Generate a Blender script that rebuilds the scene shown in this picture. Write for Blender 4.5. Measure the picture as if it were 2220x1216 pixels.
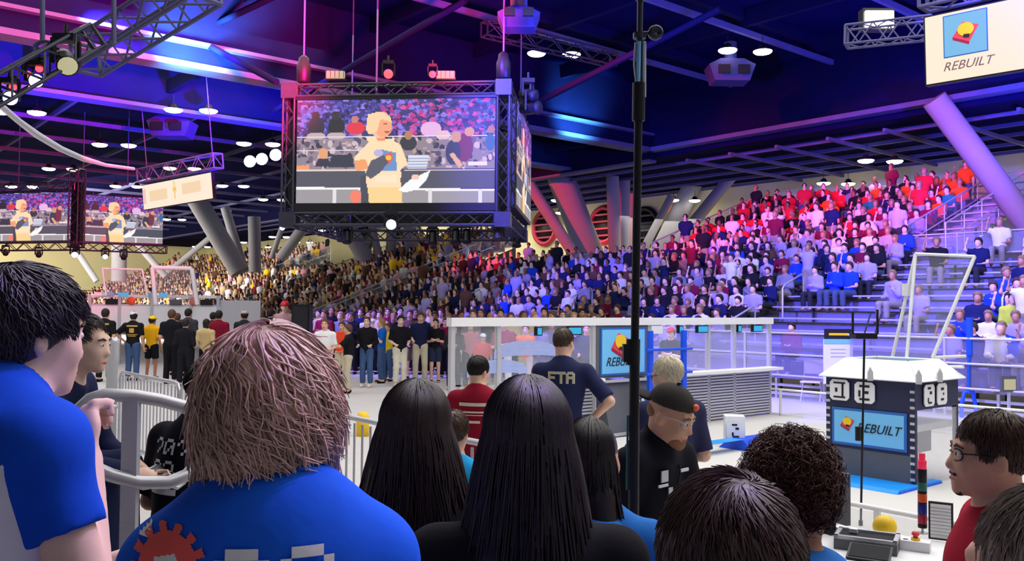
import bpy, math, random
import numpy as np
from mathutils import Vector, Matrix
from mathutils.bvhtree import BVHTree
random.seed(7); RNG = np.random.default_rng(7)
R = math.radians
SC = bpy.context.scene
COL = SC.collection
for o in list(bpy.data.objects): bpy.data.objects.remove(o)

# ------------------------------------------------------------------ camera, world, exposure
F = 1922.0; CAMZ = 2.0
_p = math.atan(60 / F); _r = 0.009
_f = np.array([0, math.cos(_p), math.sin(_p)]); _u0 = np.array([0, -math.sin(_p), math.cos(_p)]); _x0 = np.array([1.0, 0, 0])
_rt = _x0 * math.cos(_r) + _u0 * math.sin(_r); _up = _u0 * math.cos(_r) - _x0 * math.sin(_r)
cam_d = bpy.data.cameras.new('camera'); cam = bpy.data.objects.new('camera', cam_d); COL.objects.link(cam)
cam.matrix_world = Matrix(((_rt[0], _up[0], -_f[0], 0), (_rt[1], _up[1], -_f[1], 0), (_rt[2], _up[2], -_f[2], CAMZ), (0, 0, 0, 1)))
cam_d.sensor_width = 36; cam_d.lens = 36 * F / 2220; cam_d.clip_end = 400; cam_d.clip_start = 0.05
SC.camera = cam
SC.view_settings.view_transform = 'Standard'; SC.view_settings.look = 'None'
SC.view_settings.exposure = 0.0; SC.view_settings.gamma = 1.0; SC.view_settings.use_curve_mapping = False
SC.cycles.use_denoising = True; SC.cycles.max_bounces = 5; SC.cycles.diffuse_bounces = 2; SC.cycles.glossy_bounces = 2
SC.cycles.transparent_max_bounces = 12; SC.cycles.sample_clamp_indirect = 4; SC.cycles.caustics_reflective = False; SC.cycles.caustics_refractive = False
wd = bpy.data.worlds.new('hall_air'); SC.world = wd; wd.use_nodes = True
wd.node_tree.nodes['Background'].inputs[0].default_value = (0.50, 0.50, 0.62, 1)
wd.node_tree.nodes['Background'].inputs[1].default_value = 0.42

def PX(px, py, Y):
    d = _f * F + _rt * (px - 1110) + _up * (608 - py)
    return np.array([0, 0, CAMZ]) + d * (Y / d[1])
def GP(px, py, z=0.0):
    d = _f * F + _rt * (px - 1110) + _up * (608 - py)
    return np.array([0, 0, CAMZ]) + d * ((z - CAMZ) / d[2])
PHI = R(40); E1 = np.array([math.cos(PHI), math.sin(PHI), 0]); E2 = np.array([-math.sin(PHI), math.cos(PHI), 0])
ORG = np.array([4.96, 17.1, 0])
def W(b, s, z=0.0): return ORG + E1 * b + E2 * s + np.array([0, 0, z])
def BS(p): d = np.asarray(p) - ORG; return float(d @ E1), float(d @ E2)

def spot(name, loc, target, color, power, angle, blend=0.6, radius=0.3):
    l = bpy.data.lights.new(name, 'SPOT'); l.color = color; l.energy = power; l.spot_size = R(angle); l.spot_blend = blend; l.shadow_soft_size = radius
    o = bpy.data.objects.new(name, l); COL.objects.link(o); o.location = loc
    o.rotation_euler = (Vector(target) - Vector(loc)).to_track_quat('-Z', 'Y').to_euler(); return o
def area(name, loc, target, color, power, sx, sy):
    l = bpy.data.lights.new(name, 'AREA'); l.shape = 'RECTANGLE'; l.size = sx; l.size_y = sy; l.color = color; l.energy = power
    o = bpy.data.objects.new(name, l); COL.objects.link(o); o.location = loc
    o.rotation_euler = (Vector(target) - Vector(loc)).to_track_quat('-Z', 'Y').to_euler(); return o
# coloured stage and ceiling washes, then unseen area fills for the hall
BLUE = (0.13, 0.09, 1.0); RED = (1.0, 0.04, 0.05); VIO = (0.45, 0.28, 1.0)
spot('wash_blue', W(-9, 3, 9.5), W(6, 3, 2.0), BLUE, 26000, 60)
spot('wash_blue', W(-9, 14, 9.5), W(6, 15, 2.0), BLUE, 26000, 62)
spot('wash_blue', W(-6, -8, 9.5), W(9, -3.5, 3.0), BLUE, 16000, 55)
spot('wash_blue', W(-3, -2, 9.8), W(12, 1.0, 5.0), BLUE, 13000, 20)
spot('wash_red', W(-4, 6, 10), W(14, 9.0, 5.6), RED, 15000, 32)
spot('wash_red', W(-4, 0, 10), W(14.5, 4.0, 5.6), RED, 13000, 26)
spot('wash_red', W(-3, 20, 9), W(19, 22, 4.5), RED, 26000, 30)
spot('wash_violet', PX(848, 492, 19.6), (-0.2, 1.3, 1.9), VIO, 900, 22, 0.8, 0.12)
spot('wash_violet', (3.2, 4.2, 8.2), (-0.35, 1.3, 1.95), (0.5, 0.3, 1.0), 1500, 16, 0.8, 0.15)  # unseen overhead spot, added to put violet light on the hair
spot('wash_violet', PX(75, 172, 11.0), (0.6, 1.6, 1.9), VIO, 300, 40, 0.8, 0.12)
for _b in (-15, -9, -3): spot('ceiling_blue', W(_b, 12.0, 4.6), W(_b, 19.3, 9.3), (0.05, 0.01, 1.0), 34000, 46)
spot('ceiling_blue', W(-2, 2, 6.0), W(3, 6, 11.2), (0.06, 0.05, 1.0), 5200, 130)
spot('ceiling_blue', W(10, -2, 6.0), W(12, 4, 11.2), (0.06, 0.05, 1.0), 3600, 120)
spot('ceiling_red', W(-7, 4, 6.5), W(-9, 14.4, 10.2), (1.0, 0.005, 0.2), 32000, 80)
spot('ceiling_red', W(-4, 4, 7.0), W(-1.0, 11, 11.0), (1.0, 0.01, 0.2), 8000, 60)
spot('ceiling_cyan', W(-6.6, 13.0, 8.3), W(-6.0, 14.4, 9.4), (0.12, 0.6, 1.0), 9000, 85)
spot('ceiling_cyan', W(8.2, 13.0, 8.3), W(8.6, 14.4, 9.4), (0.12, 0.6, 1.0), 2000, 85)
area('hall_fill', W(-4, -6, 10.2), W(-4, -5.5, 0), (1.0, 0.98, 0.95), 2600, 16, 16)  # unseen area lights from here on, added as general hall fill
area('hall_fill', W(-14, 18, 10.0), W(-14, 18.5, 0), (1.0, 0.97, 0.92), 4200, 24, 24)
area('hall_fill', W(-2, 50, 8.2), W(10, 54, 2.0), (1.0, 0.95, 0.86), 9000, 20, 20)  # added to brighten the far left crowd
area('hall_fill', W(-22, 66, 8.2), W(-20, 86, 3.0), (1.0, 0.95, 0.82), 17000, 40, 6)  # added to brighten the left end wall
area('hall_fill', W(19.6, -8, 7.6), W(21.5, -8, 2), (1.0, 0.93, 0.75), 1500, 2, 22)  # warm fill added for the yellow wall at the right
area('hall_fill', W(19, 36, 7.6), W(19, 36.5, 0), (1.0, 0.95, 0.8), 3000, 5, 70)

# ------------------------------------------------------------------ materials
MATS = {}
def mat(name, color, rough=0.6, metal=0.0, noise=0.12, scale=30.0, bump=0.0, emit=0.0, objcol=False, spec=0.4, island=0.0, attr=None, stretch=None):
    if name in MATS: return MATS[name]
    m = bpy.data.materials.new(name); m.use_nodes = True; nt = m.node_tree; N = nt.nodes; L = nt.links
    b = N['Principled BSDF']; b.inputs['Roughness'].default_value = rough; b.inputs['Metallic'].default_value = metal
    b.inputs['Specular IOR Level'].default_value = spec
    tc = N.new('ShaderNodeTexCoord'); nz = N.new('ShaderNodeTexNoise'); nz.inputs['Scale'].default_value = scale; nz.inputs['Detail'].default_value = 3
    if stretch:
        mp = N.new('ShaderNodeMapping'); mp.inputs['Scale'].default_value = stretch; L.new(tc.outputs['Object'], mp.inputs[0]); L.new(mp.outputs[0], nz.inputs['Vector'])
    else: L.new(tc.outputs['Object'], nz.inputs['Vector'])
    mr = N.new('ShaderNodeMapRange'); mr.inputs[3].default_value = 1 - noise; mr.inputs[4].default_value = 1 + noise; L.new(nz.outputs[0], mr.inputs[0])
    src = None
    if attr:
        a = N.new('ShaderNodeAttribute'); a.attribute_name = attr; src = a.outputs['Color']
    elif objcol:
        a = N.new('ShaderNodeObjectInfo'); src = a.outputs['Color']
    mx = N.new('ShaderNodeVectorMath'); mx.operation = 'SCALE'
    if src: L.new(src, mx.inputs[0])
    else: mx.inputs[0].default_value = color[:3]
    val = mr.outputs[0]
    if island:
        g = N.new('ShaderNodeNewGeometry'); m2 = N.new('ShaderNodeMapRange'); m2.inputs[3].default_value = 1 - island; m2.inputs[4].default_value = 1 + island
        L.new(g.outputs['Random Per Island'], m2.inputs[0]); mm = N.new('ShaderNodeMath'); mm.operation = 'MULTIPLY'; L.new(val, mm.inputs[0]); L.new(m2.outputs[0], mm.inputs[1]); val = mm.outputs[0]
    L.new(val, mx.inputs['Scale'])
    if emit: b.inputs['Base Color'].default_value = (.03, .03, .03, 1)
    else: L.new(mx.outputs[0], b.inputs['Base Color'])
    if bump:
        bp = N.new('ShaderNodeBump'); bp.inputs['Strength'].default_value = bump; bp.inputs['Distance'].default_value = 0.01; L.new(nz.outputs[0], bp.inputs['Height']); L.new(bp.outputs[0], b.inputs['Normal'])
    if emit:
        L.new(mx.outputs[0], b.inputs['Emission Color']); b.inputs['Emission Strength'].default_value = emit
    MATS[name] = m; return m
def clear(name, color, alpha, rough=0.1):
    if name in MATS: return MATS[name]
    m = bpy.data.materials.new(name); m.use_nodes = True; nt = m.node_tree; N = nt.nodes; L = nt.links
    b = N['Principled BSDF']; b.inputs['Base Color'].default_value = (*color, 1); b.inputs['Roughness'].default_value = rough
    nz = N.new('ShaderNodeTexNoise'); nz.inputs['Scale'].default_value = 8; mr = N.new('ShaderNodeMapRange'); mr.inputs[3].default_value = alpha * 0.8; mr.inputs[4].default_value = alpha * 1.2
    L.new(nz.outputs[0], mr.inputs[0]); L.new(mr.outputs[0], b.inputs['Alpha']); MATS[name] = m; return m
def lin(r, g, b):
    f = lambda c: (c / 255 / 12.92) if c <= 10 else ((c / 255 + 0.055) / 1.055) ** 2.4
    return (f(r), f(g), f(b))

M_floor = mat('floor_carpet', lin(200, 198, 196), 0.85, noise=0.06, scale=3)
M_field = mat('field_carpet', lin(205, 203, 200), 0.9, noise=0.05, scale=40)
M_wall = mat('wall_paint', lin(222, 212, 160), 0.8, noise=0.05, scale=0.6)
M_ceil = mat('ceiling_lit_blue', lin(14, 14, 58), 0.95, noise=0.3, scale=0.5, spec=0.02)  # black ceiling; the blue stage light is put into its base colour
M_beam = mat('beam_lit_blue', lin(20, 20, 56), 0.85, noise=0.2, scale=2, spec=0.03)  # dark roof beams, blue light mixed into their colour as well
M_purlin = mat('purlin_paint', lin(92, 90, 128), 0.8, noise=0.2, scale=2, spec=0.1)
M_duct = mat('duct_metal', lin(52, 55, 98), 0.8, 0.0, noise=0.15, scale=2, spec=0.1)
M_conc = mat('column_concrete', lin(140, 137, 140), 0.8, noise=0.1, scale=1.5, spec=0.1)
M_black = mat('black_metal', lin(26, 26, 32), 0.45, 0.3, noise=0.2, scale=20)
M_truss = mat('truss_metal', lin(62, 62, 76), 0.4, 0.6, noise=0.2, scale=10)
M_alu = mat('brushed_aluminium', lin(200, 200, 206), 0.38, 0.35, noise=0.08, scale=12, stretch=(1, 1, 8))
M_bench = mat('bench_aluminium', lin(190, 190, 205), 0.45, 0.3, noise=0.1, scale=6)
M_deck = mat('deck_aluminium', lin(140, 140, 155), 0.55, 0.3, noise=0.12, scale=6)
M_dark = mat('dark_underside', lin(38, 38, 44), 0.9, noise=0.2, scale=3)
M_white = mat('white_paint', lin(236, 236, 238), 0.5, noise=0.03, scale=8)
M_grey = mat('grey_panel', lin(95, 97, 104), 0.6, noise=0.1, scale=8)
M_navyp = mat('navy_panel', lin(38, 42, 74), 0.55, noise=0.12, scale=10)
M_bluep = mat('bright_blue_paint', lin(24, 84, 235), 0.4, noise=0.05, scale=8)
M_bluef = mat('blue_ramp_plastic', lin(20, 150, 250), 0.45, noise=0.05, scale=8)
M_sky = mat('sticker_sky_blue', lin(120, 200, 250), 0.5, noise=0.03, scale=8)
M_skydk = mat('sticker_blue_border', lin(45, 105, 190), 0.5, noise=0.03, scale=8)
M_red = mat('sticker_red', lin(232, 70, 80), 0.5, noise=0.04, scale=8)
M_yel = mat('sticker_yellow', lin(250, 205, 40), 0.5, noise=0.04, scale=8)
M_ink = mat('black_ink', lin(22, 22, 30), 0.6, noise=0.1, scale=8)
M_orange = mat('orange_plastic', lin(235, 95, 50), 0.45, noise=0.05, scale=8)
M_green = mat('teal_plastic', lin(40, 110, 105), 0.4, noise=0.05, scale=8)
M_dblue = mat('deep_blue_plastic', lin(8, 30, 140), 0.4, noise=0.05, scale=8)
M_crim = mat('crimson_plastic', lin(170, 25, 60), 0.4, noise=0.05, scale=8)
M_redlamp = mat('red_lamp', lin(245, 25, 80), 0.3, noise=0.03, emit=0.6)
M_cyan = mat('cyan_display', lin(40, 190, 250), 0.4, noise=0.05, emit=0.8)
M_lens = mat('lamp_lens', (1.0, 0.96, 0.86), 0.4, noise=0.02, emit=12)
M_flood = mat('flood_lens', (1.0, 0.95, 0.80), 0.4, noise=0.02, emit=16)
M_bluelens = mat('blue_lens', (0.45, 0.5, 1.0), 0.4, noise=0.02, emit=9)
M_redlens = mat('red_lens', (1.0, 0.05, 0.08), 0.4, noise=0.02, emit=3)
M_bounce = mat('cream_lamp_panel', lin(250, 240, 190), 0.6, noise=0.03, emit=0.5)
M_cream = mat('cream_screen', lin(253, 234, 210), 0.5, noise=0.02, scale=1.2, emit=1.0)
M_skin_ = mat('skin', (1, 1, 1), 0.55, noise=0.06, scale=25, objcol=True, spec=0.3)
M_cloth = mat('cloth', (1, 1, 1), 0.85, noise=0.1, scale=18, objcol=True, spec=0.15, bump=0.25)
M_hair = mat('hair_strands', (1, 1, 1), 0.42, noise=0.25, scale=40, objcol=True, spec=0.5, island=0.45)
M_hairc = mat('crowd_hair', (1, 1, 1), 0.7, noise=0.1, objcol=True)
M_attr = mat('crowd_mixed', (1, 1, 1), 0.85, noise=0.05, attr='Col', spec=0.15)
M_screen = mat('led_picture', (1, 1, 1), 0.5, noise=0.02, attr='Col', emit=1.0, spec=0.1)
M_acryl = clear('clear_acrylic', (0.75, 0.78, 0.85), 0.16, 0.08)
M_acryl2 = clear('frosted_acrylic', (0.75, 0.76, 0.84), 0.28, 0.25)
M_net = clear('grey_netting', (0.34, 0.34, 0.42), 0.26, 0.8)
M_pale = clear('pale_blue_film', (0.45, 0.55, 0.95), 0.7, 0.4)
M_glass = clear('spectacle_glass', (0.85, 0.88, 0.95), 0.25, 0.05)

# ------------------------------------------------------------------ mesh builder and scene-graph helpers
class MB:
    def __init__(s): s.v = []; s.f = []; s.m = []; s.sm = []; s.cur = 0; s.smooth = False
    def add(s, v, f):
        o = len(s.v); s.v += [tuple(map(float, p)) for p in v]
        for q in f: s.f.append([i + o for i in q]); s.m.append(s.cur); s.sm.append(s.smooth)
        return s
    def box(s, c, d, rz=0.0, M=None):
        x, y, z = (np.array(d) / 2)
        v = np.array([(a * x, b * y, e * z) for a in (-1, 1) for b in (-1, 1) for e in (-1, 1)])
        if rz: cz, sz = math.cos(rz), math.sin(rz); v = v @ np.array([[cz, sz, 0], [-sz, cz, 0], [0, 0, 1]])
        if M is not None: v = v @ np.asarray(M).T
        return s.add(v + np.array(c), [(0, 1, 3, 2), (4, 6, 7, 5), (0, 4, 5, 1), (2, 3, 7, 6), (0, 2, 6, 4), (1, 5, 7, 3)])
    def mm(s, a, b): a = np.array(a, float); b = np.array(b, float); return s.box((a + b) / 2, np.abs(b - a))
    def tube(s, pts, r, n=8, closed=False, cap=True):
        pts = np.array(pts, float); m = len(pts); rr = np.broadcast_to(np.array(r, float), (m,))
        v = []; prev = None
        for i in range(m):
            t = pts[(i + 1) % m] - pts[i - 1] if closed else pts[min(i + 1, m - 1)] - pts[max(i - 1, 0)]
            t = t / (np.linalg.norm(t) + 1e-9)
            if prev is None: a = np.cross(t, [0, 0, 1.0] if abs(t[2]) < 0.9 else [1.0, 0, 0])
            else: a = prev - t * (prev @ t)
            a = a / (np.linalg.norm(a) + 1e-9); prev = a; c = np.cross(t, a)
            for k in range(n): w = 2 * math.pi * k / n; v.append(pts[i] + rr[i] * (math.cos(w) * a + math.sin(w) * c))
        f = []
        for i in range(m if closed else m - 1):
            j = (i + 1) % m
            for k in range(n): f.append((i * n + k, i * n + (k + 1) % n, j * n + (k + 1) % n, j * n + k))
        old = s.smooth; s.smooth = n > 4; s.add(v, f); s.smooth = False
        if cap and not closed: s.add(v[:n][::-1], [tuple(range(n))]); s.add(v[-n:], [tuple(range(n))])
        s.smooth = old; return s
    def cyl(s, a, b, r, r2=None, n=12): return s.tube([a, b], [r, r if r2 is None else r2], n)
    def lathe(s, prof, n=16, c=(0, 0, 0), axis=None):
        v = []; 
        for (r, z) in prof:
            for k in range(n): w = 2 * math.pi * k / n; v.append((r * math.cos(w), r * math.sin(w), z))
        v = np.array(v)
        if axis is not None:
            q = Vector((0, 0, 1)).rotation_difference(Vector(axis)).to_matrix(); v = v @ np.array(q).T
        m = len(prof); f = [(i * n + k, i * n + (k + 1) % n, (i + 1) * n + (k + 1) % n, (i + 1) * n + k) for i in range(m - 1) for k in range(n)]
        f += [tuple(range(n))[::-1], tuple(range((m - 1) * n, m * n))]
        old = s.smooth; s.smooth = True; s.add(v + np.array(c), f); s.smooth = old; return s
    def ell(s, c, r, n=12, m=8):
        return s._ell(c, r, n, m)
    def _ell(s, c, r, n, m):
        pr = [(math.sin(math.pi * i / m) + 1e-4, -math.cos(math.pi * i / m)) for i in range(m + 1)]
        o = len(s.v); s.lathe(pr, n); 
        for i in range(o, len(s.v)): x, y, z = s.v[i]; s.v[i] = (x * r[0] + c[0], y * r[1] + c[1], z * r[2] + c[2])
        return s
    def prism(s, poly, h, origin=(0, 0, 0), ux=(1, 0, 0), uy=(0, 1, 0)):
        ux = np.array(ux, float); uy = np.array(uy, float); n = np.cross(ux, uy); O = np.array(origin, float)
        a = [O + ux * p[0] + uy * p[1] for p in poly]; b = [p + n * h for p in a]; k = len(poly)
        return s.add(a + b, [tuple(range(k))[::-1], tuple(range(k, 2 * k))] + [(i, (i + 1) % k, (i + 1) % k + k, i + k) for i in range(k)])
    def mesh(s, name, mats):
        me = bpy.data.meshes.new(name); me.from_pydata(s.v, [], s.f)
        for m in (mats if isinstance(mats, (list, tuple)) else [mats]): me.materials.append(m)
        if len(me.polygons): me.polygons.foreach_set('material_index', s.m); me.polygons.foreach_set('use_smooth', s.sm)
        me.update(); return me
    def build(s, name, mats, parent=None, loc=None, rz=None):
        return put(name, s.mesh(name, mats), parent, loc, rz)
def put(name, me, parent=None, loc=None, rz=None):
    o = bpy.data.objects.new(name, me); COL.objects.link(o)
    if parent is not None: o.parent = parent
    if loc is not None: o.location = tuple(map(float, loc))
    if rz is not None: o.rotation_euler = (0, 0, rz)
    return o
LABELS = {}
def tag(o, label, cat, group=None, kind=None):
    o['label'] = label; o['category'] = cat
    if group: o['group'] = group
    if kind: o['kind'] = kind
    return o
def thing(name, label, cat, loc=(0, 0, 0), rz=0.0, group=None):
    o = bpy.data.objects.new(name, None); COL.objects.link(o); o.location = tuple(map(float, loc)); o.rotation_euler = (0, 0, rz); o.empty_display_size = 0.1
    return tag(o, label, cat, group)
def struct(o): o['kind'] = 'structure'; return o
def copy_tree(o, parent=None):
    c = o.copy(); COL.objects.link(c)
    if parent is not None: c.parent = parent
    for ch in list(o.children): copy_tree(ch, c)
    return c
def text(name, body, size, m, parent, loc, rot, shear=0.0, ext=0.004, wide=1.0):
    cu = bpy.data.curves.new(name, 'FONT'); cu.body = body; cu.size = size; cu.shear = shear; cu.extrude = ext; cu.align_x = 'CENTER'; cu.align_y = 'CENTER'; cu.resolution_u = 3
    cu.materials.append(m); tmp = bpy.data.objects.new(name, cu); COL.objects.link(tmp); me = bpy.data.meshes.new_from_object(tmp.evaluated_get(bpy.context.evaluated_depsgraph_get())); bpy.data.objects.remove(tmp)
    o = bpy.data.objects.new(name, me); COL.objects.link(o); o.parent = parent; o.location = tuple(map(float, loc)); o.rotation_euler = rot; o.scale = (wide, 1, 1); return o
ORD = ['', 'first', 'second', 'third', 'fourth', 'fifth', 'sixth', 'seventh', 'eighth', 'ninth', 'tenth', 'eleventh', 'twelfth', 'thirteenth', 'fourteenth', 'fifteenth', 'sixteenth', 'seventeenth', 'eighteenth', 'nineteenth', 'twentieth']
def ordn(n):
    if n <= 20: return ORD[n]
    t = {2: 'twenty', 3: 'thirty', 4: 'forty', 5: 'fifty', 6: 'sixty', 7: 'seventy'}[n // 10]
    if n % 10 == 0: return t[:-1] + 'ieth'
    return t + '-' + ORD[n % 10]

# ------------------------------------------------------------------ implicit surfaces (for bodies, clothes, hair cores)
def cone(a, b, ra, rb=None, k=0.03, flat=False): return ('c', np.array(a, float), np.array(b, float), ra, ra if rb is None else rb, k, flat)
def ell(c, r, k=0.03, Rm=None, sub=False): return ('e', np.array(c, float), np.array(r, float), Rm, k, sub)
def cut(p, n): n = np.array(n, float); return ('p', np.array(p, float), n / np.linalg.norm(n))
def sdf_mesh(prims, vox, warp=None):
    lo = np.full(3, 1e9); hi = -lo
    for q in prims:
        if q[0] == 'c': 
            r = max(q[3], q[4]); lo = np.minimum(lo, np.minimum(q[1], q[2]) - r); hi = np.maximum(hi, np.maximum(q[1], q[2]) + r)
        elif q[0] == 'e' and not q[5]: r = max(q[2]); lo = np.minimum(lo, q[1] - r); hi = np.maximum(hi, q[1] + r)
    lo -= 2.5 * vox; hi += 2.5 * vox
    n = np.ceil((hi - lo) / vox).astype(int) + 1
    ax = [lo[i] + vox * np.arange(n[i]) for i in range(3)]
    D = np.full(n, 1.0, np.float32)
    for q in prims:
        if q[0] == 'p':
            d = ((ax[0] - q[1][0]) * q[2][0])[:, None, None] + ((ax[1] - q[1][1]) * q[2][1])[None, :, None] + ((ax[2] - q[1][2]) * q[2][2])[None, None, :]
            D = np.maximum(D, d.astype(np.float32)); continue
        if q[0] == 'c':
            r = max(q[3], q[4]); k = q[5]; a = np.minimum(q[1], q[2]) - r; b = np.maximum(q[1], q[2]) + r
        else:
            r = max(q[2]); k = q[4]; a = q[1] - r; b = q[1] + r
        pad = k + 2 * vox
        i0 = np.maximum(0, np.floor((a - pad - lo) / vox).astype(int)); i1 = np.minimum(n, np.ceil((b + pad - lo) / vox).astype(int) + 1)
        if (i1 <= i0).any(): continue
        sl = tuple(slice(i0[i], i1[i]) for i in range(3))
        X = ax[0][sl[0]][:, None, None]; Y = ax[1][sl[1]][None, :, None]; Z = ax[2][sl[2]][None, None, :]
        if q[0] == 'c':
            A, B = q[1], q[2]; ba = B - A; L2 = max(ba @ ba, 1e-9)
            px, py, pz = X - A[0], Y - A[1], Z - A[2]
            tr = (px * ba[0] + py * ba[1] + pz * ba[2]) / L2; t = np.clip(tr, 0, 1)
            d = np.sqrt((px - t * ba[0]) ** 2 + (py - t * ba[1]) ** 2 + (pz - t * ba[2]) ** 2) - (q[3] + (q[4] - q[3]) * t)
            if q[6]: d = np.maximum(d, (tr - 1) * math.sqrt(L2))
        else:
            P = [X - q[1][0], Y - q[1][1], Z - q[1][2]]; Rm = q[3]
            if Rm is not None: P = [P[0] * Rm[0][j] + P[1] * Rm[1][j] + P[2] * Rm[2][j] for j in range(3)]
            k0 = np.sqrt((P[0] / q[2][0]) ** 2 + (P[1] / q[2][1]) ** 2 + (P[2] / q[2][2]) ** 2)
            k1 = np.sqrt((P[0] / q[2][0] ** 2) ** 2 + (P[1] / q[2][1] ** 2) ** 2 + (P[2] / q[2][2] ** 2) ** 2) + 1e-9
            d = k0 * (k0 - 1) / k1
        d = np.broadcast_to(d, D[sl].shape).astype(np.float32); S = D[sl]
        if q[0] == 'e' and q[5]: D[sl] = np.maximum(S, -d)
        else:
            h = np.maximum(k - np.abs(S - d), 0) / k; D[sl] = np.minimum(S, d) - h * h * k * 0.25
    if warp is not None: D += warp(ax[0][:, None, None], ax[1][None, :, None], ax[2][None, None, :]).astype(np.float32)
    return surfnets(D, lo, vox)
def surfnets(D, lo, vox):
    ins = D < 0; c = [ins[i:ins.shape[0] - 1 + i, j:ins.shape[1] - 1 + j, k:ins.shape[2] - 1 + k] for i in (0, 1) for j in (0, 1) for k in (0, 1)]
    cnt = sum(x.astype(np.int8) for x in c); act = (cnt > 0) & (cnt < 8); idx = np.argwhere(act)
    vid = np.full(act.shape, -1, np.int64); vid[act] = np.arange(len(idx))
    acc = np.zeros((len(idx), 3)); num = np.zeros(len(idx)); I, J, K = idx.T
    cr = [(i, j, k) for i in (0, 1) for j in (0, 1) for k in (0, 1)]
    for a in range(8):
        for b in range(a + 1, 8):
            if sum(abs(cr[a][t] - cr[b][t]) for t in range(3)) != 1: continue
            da = D[I + cr[a][0], J + cr[a][1], K + cr[a][2]]; db = D[I + cr[b][0], J + cr[b][1], K + cr[b][2]]
            m = (da < 0) != (db < 0); t = np.where(m, da / np.where(m, da - db, 1), 0)
            pa = np.array(cr[a]); pb = np.array(cr[b]); acc += np.where(m[:, None], pa + t[:, None] * (pb - pa), 0); num += m
    V = (idx + acc / num[:, None]) * vox + lo
    Q = []
    for axis in range(3):
        s0 = [slice(None)] * 3; s1 = [slice(None)] * 3; s0[axis] = slice(0, -1); s1[axis] = slice(1, None)
        A = ins[tuple(s0)]; B = ins[tuple(s1)]; u, w = (axis + 1) % 3, (axis + 2) % 3
        e = np.argwhere(A != B); ok = (e[:, u] > 0) & (e[:, w] > 0) & (e[:, u] < ins.shape[u] - 1) & (e[:, w] < ins.shape[w] - 1); e = e[ok]
        def at(du, dw): x = e.copy(); x[:, u] -= du; x[:, w] -= dw; return vid[x[:, 0], x[:, 1], x[:, 2]]
        q = np.stack([at(1, 1), at(0, 1), at(0, 0), at(1, 0)], 1); fl = ~A[e[:, 0], e[:, 1], e[:, 2]]
        q[fl] = q[fl][:, ::-1]; Q.append(q)
    return V, np.concatenate(Q)
def np_mesh(name, V, Q, mats, midx=None, smooth=True):
    me = bpy.data.meshes.new(name); me.from_pydata(V.tolist() if hasattr(V, 'tolist') else V, [], Q.tolist() if hasattr(Q, 'tolist') else Q)
    for m in (mats if isinstance(mats, (list, tuple)) else [mats]): me.materials.append(m)
    me.polygons.foreach_set('use_smooth', [smooth] * len(me.polygons))
    if midx is not None: me.polygons.foreach_set('material_index', midx)
    me.update(); return me
def rotm(yaw=0, pitch=0, roll=0):
    return np.array(Matrix.Rotation(yaw, 3, 'Z') @ Matrix.Rotation(pitch, 3, 'X') @ Matrix.Rotation(roll, 3, 'Y'))

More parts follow.
